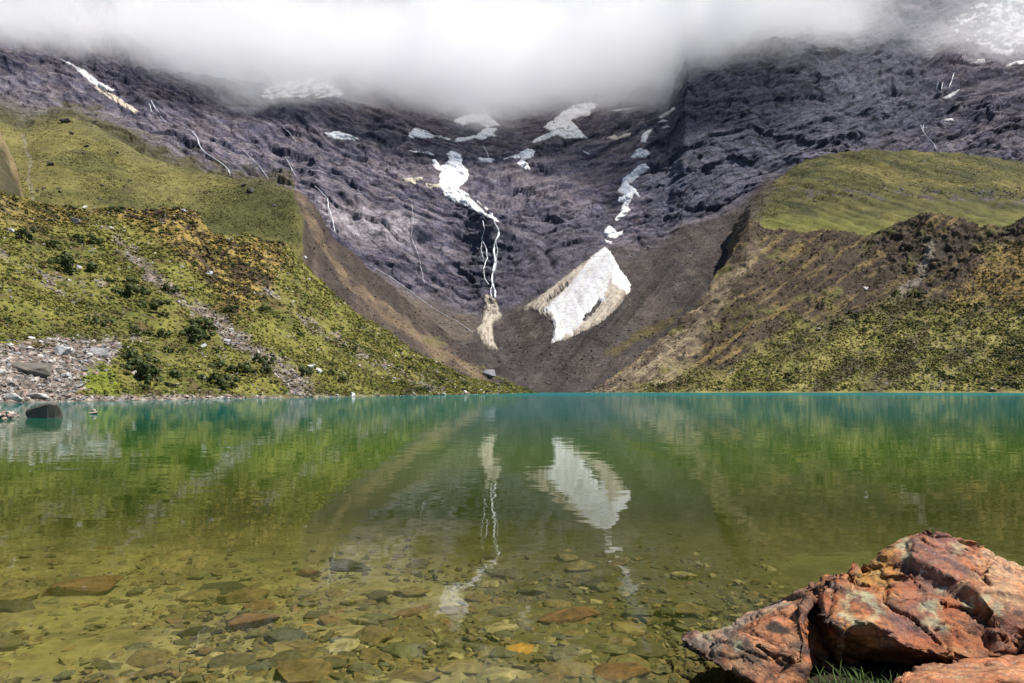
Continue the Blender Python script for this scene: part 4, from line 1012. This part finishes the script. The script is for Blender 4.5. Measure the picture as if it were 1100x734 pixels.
BR, RED, DK, GRN, TAN, ORG, CRM, SLATE = (.15, .105, .050), (.17, .090, .045), (.050, .046, .030), (.10, .105, .055), (.20, .155, .070), (.34, .19, .045), (.34, .29, .16), (.085, .09, .072)
named = [(90, 636, 92, 26, RED, 'broad rust brown slab under water at the left'), (20, 655, 56, 16, DK, 'long dark stone under water at the left edge'), (238, 636, 66, 15, DK, 'flat dark stone lying alone on the silt left of centre'),
         (268, 671, 74, 26, RED, 'largest reddish brown slab in the left bed'), (262, 646, 66, 18, BR, 'brown slab just behind the largest reddish slab'), (312, 688, 60, 22, SLATE, 'dark slate slab right of the largest reddish slab'), (212, 682, 46, 20, DK, 'dark rounded stone left of the largest reddish slab'),
         (207, 711, 19, 9, ORG, 'small bright orange stone near the bottom left'), (232, 706, 23, 11, CRM, 'small cream yellow stone beside the orange one'), (277, 719, 40, 17, SLATE, 'grey green oval stone near the bottom'), (366, 698, 48, 19, CRM, 'cream angular stone with sharp edges'),
         (331, 675, 23, 6, ORG, 'thin orange sliver of stone'), (333, 726, 92, 36, BR, 'large brown slab at the bottom edge left of centre'), (150, 676, 30, 12, TAN, 'yellowish flat stone on the left silt'), (120, 714, 22, 9, CRM, 'small pale stone low at the left'),
         (430, 704, 56, 22, GRN, 'olive green slab near the bottom centre'), (495, 722, 62, 22, TAN, 'tan slab at the bottom centre'), (556, 702, 52, 14, ORG, 'orange tan stone right of the bottom centre'), (446, 732, 66, 22, BR, 'brown slab cut by the bottom edge near the centre'),
         (612, 667, 76, 20, RED, 'wide rust brown slab right of centre'), (601, 686, 30, 13, SLATE, 'round grey stone in front of the wide rust slab'), (674, 678, 44, 14, TAN, 'tan stone left of the foreground rock'), (668, 729, 82, 26, RED, 'reddish slab at the bottom edge left of the foreground rock'),
         (735, 710, 20, 11, GRN, 'small olive stone at the tip of the foreground rock'), (535, 678, 46, 10, CRM, 'pale long stone in the middle of the bed'), (492, 660, 50, 12, BR, 'brown flat stone in the middle of the bed'), (330, 618, 34, 9, RED, 'brown stone far left of the pale slab'), (375, 612, 60, 10, DK, 'dark stone edge at the far side of the bed'),
         (600, 724, 60, 22, BR, 'brown stone left of the bottom reddish slab'), (400, 668, 50, 14, GRN, 'greenish flat stone in the middle left bed'), (440, 640, 56, 10, TAN, 'tan flat stone farther out in the middle bed'), (640, 630, 46, 10, DK, 'dark stone below the reflected snow'), (720, 660, 40, 10, GRN, 'greenish stone behind the tip of the foreground rock')]
def bed_stone(px, py, w, h, col, seed, label, group=None, me=None):
    x, Y, zz = bed_hit(px, py)
    W_ = w / FPX * Y; 
    if me is None: me = boulder_mesh('bed_stone', seed, 22, .34, 1.2, M_PEB, col, 2, .07)
    o = link('bed_stone', me, label=label, cat='stone', group=group)
    dpt = min(1.25, max(.55, h / FPX * Y / (W_ * .5 * max(.18, -(-(HCAM - zz)) / Y)) * .5))
    o.scale = (W_ / 2.3, W_ / 2.2 * dpt, min(W_ / 2.4, .42)); o.location = (x, Y, zz + .06 * W_)
    o.rotation_euler = (RNG.normal() * .10 - .05, RNG.normal() * .10, RNG.normal() * .35)
    return o
for k, (a, b, w_, h_, cl, lab) in enumerate(named): bed_stone(a, b, w_, h_, cl, 500 + k, lab, 'stones on the lake bed')
pal = [tuple(.75 * np.array(q) + .25 * np.array([.17, .145, .065])) for q in [BR, RED, DK, GRN, TAN, BR, CRM, SLATE, BR, GRN, SLATE, TAN, DK, GRN, BR, (.12, .10, .05)]]
PBM = [boulder_mesh('bed_stone', 600 + k, 20, .38, 1.25, M_PEB, pal[k % len(pal)], 2, .06) for k in range(24)]
cnt = 0
while cnt < 250:
    a = RNG.uniform(-20, 790); b = 585 + 150 * RNG.random() ** .75
    wgt = sstep(90, 230, a) * sstep(590, 650, b) + .16
    if RNG.random() > wgt: continue
    w_ = (9 + 46 * RNG.random() ** 2.2) * (b / 690) ** 2.4
    bed_stone(a, b, w_, w_ * .4, None, 0, 'ordinary small stone among the cobbles of the shallow lake bed', 'small stones on the lake bed', PBM[int(RNG.integers(0, 24))]); cnt += 1
pts, scs, cls = [], [], []
PEBS = [hull_arrays(700 + k, 12, .5, .25, 1.3) for k in range(8)]
palA = np.array(pal) * .68 + np.array([.16, .135, .06]) * .32
while len(pts) < 5200:
    a = RNG.uniform(-60, 860); b = 540 + 215 * RNG.random() ** .8
    wgt = sstep(60, 230, a) * sstep(570, 660, b) + .22
    if RNG.random() > wgt: continue
    x, Y, zz = bed_hit(a, b); pts.append((x, Y, zz + .005)); scs.append(.012 + .055 * RNG.random() ** 3); cls.append(palA[RNG.integers(0, len(pal))] * RNG.uniform(.7, 1.2))
link('bed_pebbles', scatter_mesh('bed_pebbles', PEBS, np.array(pts), np.array(scs), np.array(cls), M_PEB, .25), kind='stuff', label='brown and olive pebbles covering the shallow lake bed', cat='pebbles')

def water_mat():
    t = NT('lake_water'); p = t.pos()
    sx = t.n('ShaderNodeSeparateXYZ'); t.l(p, sx.inputs[0]); y = sx.outputs['Y']
    far = t.mapr(y, 70, 170, 0, 1, True)
    # ripple slopes straight from noise (two sizes), crests lying across the view
    n1 = t.noise(t.scale(p, (1.1, 3.6, 1)), 1.0, 3, .55); n2 = t.noise(t.scale(p, (5.0, 14.0, 1)), 1.0, 2, .5)
    def slope(nz, amp):
        s = t.n('ShaderNodeVectorMath', operation='SUBTRACT'); t.l(nz.outputs['Color'], s.inputs[0]); s.inputs[1].default_value = (.5, .5, .5)
        m = t.n('ShaderNodeVectorMath', operation='MULTIPLY'); t.l(s.outputs[0], m.inputs[0]); m.inputs[1].default_value = (amp * .55, amp, 0); return m.outputs[0]
    ad = t.n('ShaderNodeVectorMath', operation='ADD'); t.l(slope(n1, .028), ad.inputs[0]); t.l(slope(n2, .016), ad.inputs[1])
    sc = t.n('ShaderNodeVectorMath', operation='SCALE'); t.l(ad.outputs[0], sc.inputs[0]); t.l(t.mapr(y, 3, 60, 1.0, 1.3), sc.inputs['Scale'])
    up = t.n('ShaderNodeVectorMath', operation='ADD'); t.l(sc.outputs[0], up.inputs[0]); up.inputs[1].default_value = (0, 0, 1)
    nm = t.n('ShaderNodeVectorMath', operation='NORMALIZE'); t.l(up.outputs[0], nm.inputs[0]); N = nm.outputs[0]
    fr = t.n('ShaderNodeFresnel'); fr.inputs['IOR'].default_value = 1.33; t.l(N, fr.inputs['Normal'])
    gl = t.n('ShaderNodeBsdfGlossy'); t.l(N, gl.inputs['Normal']); t.l(t.mapr(y, 60, 200, .02, .10), gl.inputs['Roughness'])
    gl.inputs['Color'].default_value = (.96, .98, .97, 1)
    tr = t.n('ShaderNodeBsdfTransparent'); tr.inputs['Color'].default_value = (.92, .92, .73, 1)
    df = t.n('ShaderNodeBsdfDiffuse')
    cc = t.ramp(t.mapr(y, 5, 105, 0, 1), [(0, (.052, .062, .009)), (.10, (.024, .066, .006)), (.30, (.004, .078, .064)), (1.0, (.006, .105, .104))])
    t.l(cc, df.inputs['Color'])
    turb = t.mapr(y, 2.0, 15, .16, .97, True)
    body = t.n('ShaderNodeMixShader'); t.l(turb, body.inputs[0]); t.l(tr.outputs[0], body.inputs[1]); t.l(df.outputs[0], body.inputs[2])
    wn = t.noise(t.scale(p, (.012, .05, 1)), 1.0, 3, .5)
    wind = t.math('MULTIPLY', t.mapr(t.math('ADD', y, t.math('MULTIPLY', wn.outputs['Fac'], 60)), 150, 185, 0, 1, True), .6)
    fac = t.math('MULTIPLY', fr.outputs[0], t.math('SUBTRACT', 1.0, wind))
    fac = t.math('MULTIPLY', fac, t.mapr(y, 4, 40, .93, .72))
    top = t.n('ShaderNodeMixShader'); t.l(fac, top.inputs[0]); t.l(body.outputs[0], top.inputs[1]); t.l(gl.outputs[0], top.inputs[2])
    t.l(top.outputs[0], t.out.inputs['Surface'])
    return t.m
wy = np.concatenate([[-30, 0], np.geomspace(1, 330, 60)]); wxs = np.linspace(-1, 1, 41)
X, Y = np.meshgrid(wxs, wy); X = X * (60 + Y * 1.3)
link('lake_water', new_mesh('lake_water', np.stack([X, Y, 0 * X], -1), grid_faces(*X.shape), water_mat()), kind='structure')

# =================================================================== FOREGROUND ROCK
def hull_pts(pts):
    bm = bmesh.new()
    for q in pts: bm.verts.new(q)
    r = bmesh.ops.convex_hull(bm, input=bm.verts)
    bmesh.ops.delete(bm, geom=[v for v in bm.verts if not v.link_faces], context='VERTS')
    bmesh.ops.recalc_face_normals(bm, faces=bm.faces); return bm
def chisel(V, N, k, amp, tilt, seed, st=(1, 1, 1)):
    r = np.random.default_rng(seed); lo, hi = V.min(0), V.max(0)
    S = lo + (hi - lo) * r.random((k, 3)); off = r.normal(size=k) * amp; tl = r.normal(size=(k, 3)) * tilt; st = np.array(st)
    out = np.zeros(len(V))
    for a in range(0, len(V), 8000):
        v = V[a:a + 8000]; d = (((v[:, None] - S[None]) * st) ** 2).sum(-1); n = d.argmin(1)
        out[a:a + 8000] = off[n] + ((v - S[n]) * tl[n]).sum(1)
    return np.clip(out, -2.6 * amp, 2.6 * amp)
def ledges(V):
    w = .12 * fbm(V * 2.2, 3, off=2)
    s1 = V @ np.array([.50, -.15, .85]) + w; s2 = V @ np.array([.50, -.25, .83]) + .6 * w
    a = sstep(-.25, .2, fbm(V * 2.6, 3, off=7))
    return -.6 * (.022 * (((s1 / .15) % 1.0) - .6) + .007 * (((s2 / .047) % 1.0) - .6)) * a
def rock_from(name, blocks, voxel, colf, mat, layers, cracks, cuts):
    bmA = bmesh.new(); tmp = bpy.data.meshes.new('tmp')
    for b in blocks:
        h = hull_pts([tuple(P(*q)) if len(q) == 3 else q[:3] for q in b]); h.to_mesh(tmp); h.free(); bmA.from_mesh(tmp)
    me = bpy.data.meshes.new('tmp2'); bmA.to_mesh(me); bmA.free()
    o = bpy.data.objects.new('tmp', me); COL.objects.link(o)
    md = o.modifiers.new('r', 'REMESH'); md.mode = 'VOXEL'; md.voxel_size = voxel
    dg = bpy.context.evaluated_depsgraph_get(); ev = o.evaluated_get(dg); m2 = ev.to_mesh()
    V = np.zeros(len(m2.vertices) * 3, np.float32); m2.vertices.foreach_get('co', V); V = V.reshape(-1, 3).astype(float)
    F = np.array([list(q.vertices) for q in m2.polygons if len(q.vertices) == 4]); E = np.array([list(e.vertices) for e in m2.edges]); ev.to_mesh_clear()
    bpy.data.objects.remove(o)
    deg = np.bincount(E.ravel(), minlength=len(V))[:, None]
    def smooth(V, n):
        for _ in range(n):
            s = np.zeros_like(V); np.add.at(s, E[:, 0], V[E[:, 1]]); np.add.at(s, E[:, 1], V[E[:, 0]]); V = .5 * V + .5 * s / np.maximum(deg, 1)
        return V
    def nrm(V):
        n = np.cross(V[F[:, 2]] - V[F[:, 0]], V[F[:, 3]] - V[F[:, 1]]); o = np.zeros_like(V)
        for k in range(4): np.add.at(o, F[:, k], n)
        o = o / (np.linalg.norm(o, axis=1)[:, None] + 1e-12)
        return o if ((V - V.mean(0)) * o).sum() > 0 else -o
    V = smooth(V, 2); N = nrm(V)
    V = V + N * ledges(V)[:, None]; N = nrm(V)
    r = np.random.default_rng(77)
    for n_, R, dmin, dmax, jit, lim in cuts:          # split flat faces off the block
        V0 = V.copy(); N0 = N
        for q in range(n_):
            i0 = r.integers(0, len(V)); n0 = N0[i0] + r.normal(size=3) * jit; n0 /= np.linalg.norm(n0)
            dv = V - V0[i0]; h = dv @ n0 + r.uniform(dmin, dmax)
            m = (h > 0) & ((dv * dv).sum(1) < R * R) & (N0 @ n0 > .25)
            V[m] -= n0 * h[m][:, None]
        D = V - V0; L = np.linalg.norm(D, axis=1)[:, None]; V = V0 + D * np.minimum(1, lim / (L + 1e-9)); V = smooth(V, 1)
        N = nrm(V)
    for (k, amp, tilt, seed, st) in layers: V = V + N * chisel(V, N, k, amp, tilt, seed, st)[:, None]
    N = nrm(V)
    cr = cracks(V)
    V = V + N * (cr + .0025 * fbm(V * 9, 4) + .0030 * fbm(V * 34, 4, .7))[:, None]
    return new_mesh(name, V, F, mat, colf(V, nrm(V), cr), True)
def px_of(V): return CX + V[:, 0] / V[:, 1] * FPX, HOR - (V[:, 2] - HCAM) / V[:, 1] * FPX

def crag_mat():
    t = NT('rust_rock'); tc = t.n('ShaderNodeTexCoord').outputs['Object']
    at = t.n('ShaderNodeAttribute', attribute_name='Col').outputs['Color']
    n1 = t.noise(t.scale(tc, (1, 1, 1.8)), 14, 8, .7, .6); n2 = t.noise(tc, 60, 6, .7); n3 = t.noise(tc, 5, 5, .6, 1.0)
    c = t.mixc(t.mapr(n3.outputs['Fac'], .42, .62, 0, .55), at, t.mixc(1.0, at, (1.5, .75, .35), 'MULTIPLY'))
    c = t.mixc(t.mapr(n1.outputs['Fac'], .46, .62, 0, .75), c, t.mixc(1.0, c, (.34, .25, .28), 'MULTIPLY'))
    f = t.mapr(n2.outputs['Fac'], .3, .7, .5, 1.5); cb = t.n('ShaderNodeCombineXYZ'); [t.l(f, cb.inputs[i]) for i in range(3)]
    c = t.mixc(1.0, c, cb.outputs[0], 'MULTIPLY')
    sp = t.noise(tc, 24, 4, .6); c = t.mixc(t.mapr(sp.outputs['Fac'], .66, .70, 0, .75), c, (.27, .27, .23))
    h = t.math('ADD', n1.outputs['Fac'], t.math('MULTIPLY', n2.outputs['Fac'], .5))
    b = t.n('ShaderNodeBump'); b.inputs['Strength'].default_value = .9; b.inputs['Distance'].default_value = .02; t.l(h, b.inputs['Height'])
    pr = t.n('ShaderNodeBsdfPrincipled'); t.l(c, pr.inputs['Base Color']); t.l(b.outputs[0], pr.inputs['Normal'])
    pr.inputs['Roughness'].default_value = .62; pr.inputs['Specular IOR Level'].default_value = .4
    t.l(pr.outputs[0], t.out.inputs['Surface']); return t.m
M_CRAG = crag_mat()
NOSE = [(729, 692, 3.12), (732, 682, 3.28), (775, 655, 3.45), (800, 638, 3.50), (812, 634, 3.55), (864, 615, 3.62), (848, 630, 3.30), (815, 653, 3.08), (745, 707, 3.00), (800, 742, 2.88), (850, 770, 2.78), (856, 660, 2.96), (866, 712, 2.88), (874, 630, 3.35), (760, 690, 3.7), (850, 680, 3.9), (805, 765, 3.25), (870, 780, 3.4), (800, 742, 3.5)]
MAIN = [(866, 624, 3.38), (885, 611, 3.60), (925, 594, 3.72), (960, 567, 3.82), (978, 563, 3.85), (1000, 558, 3.86), (1018, 559, 3.88), (1046, 572, 3.9), (890, 628, 3.18), (884, 660, 3.02), (905, 690, 2.98), (945, 699, 2.94), (1000, 708, 2.88), (1050, 710, 2.84), (1100, 690, 2.9), (1140, 650, 2.95), (1150, 630, 3.4), (1160, 650, 4.0), (930, 660, 4.2), (1000, 592, 4.25), (1060, 612, 4.3),
        (905, 722, 3.2), (1000, 742, 3.12), (1100, 740, 3.2), (940, 720, 4.0), (1100, 720, 4.0)]
RIGHT = [(1040, 582, 4.05), (1052, 577, 4.1), (1078, 580, 4.05), (1108, 596, 3.95), (1150, 614, 3.9), (1200, 660, 3.8), (1070, 600, 3.78), (1110, 640, 3.45), (1190, 690, 3.3), (1120, 700, 3.3), (1060, 640, 3.7), (1060, 720, 4.0), (1200, 760, 3.6), (1080, 640, 4.7), (1180, 700, 4.6), (1060, 760, 4.4)]
SADDLE = [(845, 628, 3.50), (875, 608, 3.66), (912, 596, 3.72), (895, 630, 3.46), (855, 660, 3.26), (872, 700, 3.08), (892, 740, 3.06), (850, 740, 3.02), (930, 660, 3.6), (870, 700, 4.0), (930, 720, 3.8), (850, 650, 3.9)]
def crag_cracks(V):
    px, py = px_of(V); j = fbm(V * 7, 3); j2 = fbm(V * 16, 3)
    c = np.zeros(len(V)); front = V[:, 1] < 4.1
    for line, w, dep in [([(948, 640), (955, 650), (975, 662), (985, 668)], 3.6, .05), ([(985, 668), (1000, 684), (1020, 698)], 2.6, .04), ([(988, 577), (1000, 586), (1018, 592), (1035, 598)], 2.0, .035), ([(1010, 648), (1045, 656), (1066, 668), (1080, 690)], 2.8, .045),
                         ([(898, 634), (893, 650), (890, 668)], 2.4, .03), ([(810, 692), (830, 706), (856, 710)], 2.4, .03), ([(945, 610), (925, 612), (912, 622), (930, 630), (955, 628)], 3.0, .04), ([(1045, 610), (1060, 622), (1064, 628)], 3.0, .05), ([(905, 616), (888, 634), (868, 640)], 2.5, .03), ([(950, 628), (952, 642)], 3, .04)]:
        d, _ = ldist(px + 7 * j + 3 * j2, py + 7 * j2, line); c -= 1.5 * dep * sstep(.8 * w, 0, d) * front
    r = np.abs(perlin(np.stack([V[:, 0] * 2.2 + V[:, 2] * 4, V[:, 1] * 2.5, V[:, 2] * 6 + V[:, 0] * 3], -1)))
    c -= .018 * sstep(.045, 0, r)
    return c
def crag_col(V, N, cr):
    px, py = px_of(V); a = fbm(V * 3.0, 4, off=1); b = fbm(V * 9, 4, .6, 3.0); e = fbm(V * 24, 3, .6, 5.0)
    c = np.ones((len(V), 3)) * np.array([.235, .098, .036])
    c = mix(c, (.33, .165, .060), sstep(-.05, .3, a + .3 * b))
    ly = fbm(np.stack([V[:, 0] * 2 - V[:, 2] * 1.2, V[:, 1] * 2, (V[:, 2] * .85 + V[:, 0] * .5) * 14], -1), 4, .6, 8.0)
    c = mix(c, (.085, .036, .030), sstep(.0, .28, ly - .4 * a + .3 * b) * .85)
    c = mix(c, (.31, .18, .090), sstep(.2, .42, b) * .7)
    pur = sdist(px, py, [(955, 600), (985, 570), (1010, 564), (1040, 590), (1030, 630), (1010, 650), (1000, 690), (950, 690), (960, 650), (975, 630)])
    c = mix(c, (.15, .088, .100), sstep(-10, 16, pur + 34 * b + 20 * e) * .5)
    och = sdist(px, py, [(915, 620), (935, 600), (960, 590), (968, 610), (955, 632), (920, 632)])
    c = mix(c, (.34, .21, .045), sstep(-5, 8, och + 14 * b) * .8)
    nose = sdist(px, py, [(725, 700), (800, 640), (870, 625), (860, 665), (858, 740), (780, 735)])
    c = mix(c, (.30, .185, .110), sstep(-6, 10, nose + 10 * b) * .75)
    grey = sdist(px, py, [(725, 695), (790, 645), (835, 638), (850, 650), (815, 660), (790, 680), (770, 700)])
    c = mix(c, (.27, .24, .215), sstep(-6, 8, grey + 16 * b) * .85)
    c = mix(c, (.40, .265, .16), sstep(1042, 1062, px + 30 * b) * sstep(670, 640, py) * .8)
    dark = sdist(px, py, [(820, 672), (835, 667), (850, 678), (842, 684), (822, 680)])
    c = mix(c, (.03, .025, .02), sstep(-1, 3, dark + 8 * e))
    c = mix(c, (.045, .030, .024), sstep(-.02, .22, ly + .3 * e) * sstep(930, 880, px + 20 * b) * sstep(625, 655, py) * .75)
    c = mix(c, (.045, .032, .028), sstep(.18, .36, e + .4 * b) * .65)
    # lichen
    d, _ = ldist(px, py, [(920, 637), (935, 644), (945, 656), (936, 667), (918, 669), (908, 660), (908, 648), (918, 638)])
    lich = sstep(2, -2, d - 4.5 + 11 * e + 5 * b)
    for lx, ly, lr in [(972, 585, 9), (974, 596, 7), (1030, 587, 9), (1000, 652, 11), (1012, 634, 7), (1040, 650, 8), (1000, 668, 12), (1060, 640, 6), (1036, 630, 8), (785, 655, 12), (775, 672, 11), (800, 648, 8), (762, 682, 9), (793, 694, 6), (1070, 655, 8), (1015, 675, 6), (990, 655, 6)]:
        lich = np.maximum(lich, sstep(.5, -.3, np.hypot(px - lx, (py - ly) * 1.3) / lr - .75 + 1.5 * e + .8 * b))
    c = mix(c, (.265, .29, .205), lich * .8 * (V[:, 1] < 4.2))
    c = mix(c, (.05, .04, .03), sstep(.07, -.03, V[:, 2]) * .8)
    return c * np.array([.98, .95, .84])
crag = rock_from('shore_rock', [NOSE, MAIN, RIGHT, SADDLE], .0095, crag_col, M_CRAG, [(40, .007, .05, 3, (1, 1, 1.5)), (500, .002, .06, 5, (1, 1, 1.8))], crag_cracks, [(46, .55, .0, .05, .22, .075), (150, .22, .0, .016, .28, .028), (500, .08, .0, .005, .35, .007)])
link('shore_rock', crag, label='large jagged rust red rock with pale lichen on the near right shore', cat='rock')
SLAB = [(946, 738, 2.62), (962, 722, 2.74), (985, 708, 2.84), (1020, 702, 2.86), (1060, 699, 2.88), (1110, 697, 2.88), (1180, 700, 2.85), (960, 736, 2.5), (1000, 728, 2.46), (1060, 724, 2.42), (1120, 722, 2.40), (1180, 724, 2.4), (950, 770, 2.6), (1000, 790, 2.4), (1180, 790, 2.4), (1180, 750, 2.9), (1000, 745, 2.9)]
def slab_cr(V):
    r = np.abs(perlin(np.stack([V[:, 0] * 1.5, V[:, 1] * 5, V[:, 2] * 16], -1))); return -.012 * sstep(.08, 0, r)
def slab_col(V, N, cr):
    b = fbm(V * np.array([4, 9, 14]), 4); a = fbm(V * 5, 3, off=4)
    c = np.ones((len(V), 3)) * np.array([.32, .155, .068]); c = mix(c, (.40, .235, .125), sstep(0, .3, b)); c = mix(c, (.24, .11, .07), sstep(.1, .4, -b + .3 * a) * .8)
    return c
link('shore_slab', rock_from('shore_slab', [SLAB], .010, slab_col, M_CRAG, [(60, .006, .05, 9, (.6, 1, 3))], slab_cr, [(30, .3, .0, .012, .2, .02), (260, .1, .0, .006, .3, .01)]), label='flat orange slab in front of the rust red rock at the bottom right corner', cat='rock')
# grass at the foot of the rock
def blades(n, seed, cx, cy, cz, rx, ry, hmin, hmax):
    r = np.random.default_rng(seed); V, F, C = [], [], []
    for k in range(n):
        bx, by = cx + r.normal() * rx, cy + r.normal() * ry; h = r.uniform(hmin, hmax); a = r.random() * 6.28; ln = r.uniform(.25, .9) * h; w = .0022
        sx, sy = -math.sin(a), math.cos(a); o = len(V); cl = np.array([.055, .095, .016]) * r.uniform(.5, 1.3)
        for q in range(6):
            t = q / 5; wd = w * (1 - t) ** .6 + .0004
            c = np.array([bx + math.cos(a) * ln * t * t, by + math.sin(a) * ln * t * t, cz + h * (t - .25 * t * t)])
            V += [c + np.array([sx, sy, 0]) * wd, c - np.array([sx, sy, 0]) * wd]; C += [cl, cl]
            if q: F.append([o + 2 * q - 2, o + 2 * q - 1, o + 2 * q + 1, o + 2 * q])
    return new_mesh('grass_tuft', np.array(V), np.array(F), M_LEAF, np.array(C), True)
g = P(918, 738, 2.86)
link('grass_tuft', blades(260, 5, g[0], g[1], .02, .15, .06, .03, .12), label='tuft of thin green grass blades at the foot of the rust red rock', cat='grass', kind='stuff')

# =================================================================== CLOUD
def cloud_mat():
    t = NT('cloud_vapour'); p = t.pos(); sx = t.n('ShaderNodeSeparateXYZ'); t.l(p, sx.inputs[0])
    fc = t.n('ShaderNodeFloatCurve'); cv = fc.mapping.curves[0]
    t.l(t.mapr(sx.outputs['X'], -900, 900, 0, 1), fc.inputs['Value'])
    prof = [(-150, 20), (0, 42), (80, 62), (150, 78), (250, 108), (350, 96), (430, 100), (540, 114), (600, 98), (680, 96), (730, 96), (760, 84), (830, 58), (900, 38), (950, 16), (1010, 4), (1060, 26), (1100, 34), (1250, 34)]
    pts = [(((a - CX) / FPX * 800 + 900) / 1800, (HCAM + (HOR - b) / FPX * 800 - 250) / 400) for a, b in prof]
    while len(cv.points) < len(pts): cv.points.new(.5, .5)
    for q, (a, b) in zip(cv.points, pts): q.location = (a, b)
    fc.mapping.update()
    zb = t.mapr(fc.outputs[0], 0, 1, 250, 650)
    nz = t.noise(t.scale(p, (1, 1, 1.3)),   .008, 8, .66, .8); nn = t.math('SUBTRACT', nz.outputs['Fac'], .5)
    h = t.math('ADD', t.math('SUBTRACT', sx.outputs['Z'], zb), t.math('MULTIPLY', nn, 210))
    fr = t.math('ADD', t.math('SUBTRACT', sx.outputs['Y'], 765), t.math('MULTIPLY', nn, 250))
    fr = t.math('ADD', fr, t.mapr(sx.outputs['X'], 60, 260, 0, 85, True))
    tp = t.math('ADD', t.math('SUBTRACT', 508, sx.outputs['Z']), t.math('MULTIPLY', nn, 90))
    thin = t.mapr(sx.outputs['X'], 330, 470, 1, .6)
    dn = t.math('MULTIPLY', t.mapr(h, -16, 48, 0, 1, True), t.math('MULTIPLY', thin, CLOUD_D))
    dn = t.math('MULTIPLY', dn, t.math('MULTIPLY', t.mapr(fr, -30, 45, 0, 1, True), t.mapr(tp, 0, 50, 0, 1, True)))
    v = t.n('ShaderNodeVolumePrincipled'); v.inputs['Color'].default_value = (.95, .95, .965, 1); v.inputs['Anisotropy'].default_value = .0
    t.l(dn, v.inputs['Density']); t.l(v.outputs[0], t.out.inputs['Volume'])
    return t.m
CLOUD_D = .0155
bm = bmesh.new(); bmesh.ops.create_cube(bm, size=1)
for v in bm.verts:
    v.co = Vector((v.co.x * 1900, 600 + (v.co.y + .5) * 570, 265 + (v.co.z + .5) * 385))
me = bpy.data.meshes.new('cloud'); bm.to_mesh(me); bm.free(); me.materials.append(cloud_mat())
link('cloud', me, kind='stuff', label='white cloud bank hiding the tops of the mountains', cat='cloud')

# =================================================================== LIGHT AND CAMERA
SUN_EL, SUN_AZ = math.radians(58), math.radians(106)      # azimuth clockwise from straight ahead (+Y)
sd = Vector((math.cos(SUN_EL) * math.sin(SUN_AZ), math.cos(SUN_EL) * math.cos(SUN_AZ), math.sin(SUN_EL)))
sl = bpy.data.lights.new('sun', 'SUN'); sl.energy = 5.0; sl.angle = math.radians(.5); sl.color = (1, .95, .87)
so = bpy.data.objects.new('sun', sl); COL.objects.link(so); so.rotation_euler = (-sd).to_track_quat('-Z', 'Y').to_euler()
so.location = sd * 1500
w = bpy.data.worlds.new('World'); scene.world = w; w.use_nodes = True; nt = w.node_tree; nt.nodes.clear()
sky = nt.nodes.new('ShaderNodeTexSky'); sky.sky_type = 'NISHITA'; sky.sun_disc = False; sky.sun_elevation = SUN_EL; sky.sun_rotation = SUN_AZ; sky.altitude = 4200
bg = nt.nodes.new('ShaderNodeBackground'); bg.inputs['Strength'].default_value = .085
ow = nt.nodes.new('ShaderNodeOutputWorld'); nt.links.new(sky.outputs[0], bg.inputs[0]); nt.links.new(bg.outputs[0], ow.inputs[0])
cd = bpy.data.cameras.new('camera'); co = bpy.data.objects.new('camera', cd); COL.objects.link(co)
co.location = CAMP; co.rotation_euler = (PI / 2, 0, 0); cd.sensor_width = 36; cd.lens = 36 * FPX / 1100
cd.shift_y = (HOR - 367) / 1100; cd.clip_start = .05; cd.clip_end = 6000
scene.camera = co
scene.view_settings.view_transform = 'Standard'; scene.view_settings.look = 'None'; scene.view_settings.gamma = 1
scene.view_settings.use_curve_mapping = False; scene.view_settings.exposure = .92
cy = scene.cycles; cy.volume_bounces = 14; cy.max_bounces = 14; cy.transparent_max_bounces = 12; cy.diffuse_bounces = 2; cy.glossy_bounces = 3
cy.volume_step_rate = 1.0; cy.volume_max_steps = 64; cy.caustics_reflective = False; cy.caustics_refractive = False
cy.use_denoising = True; cy.sample_clamp_indirect = 8
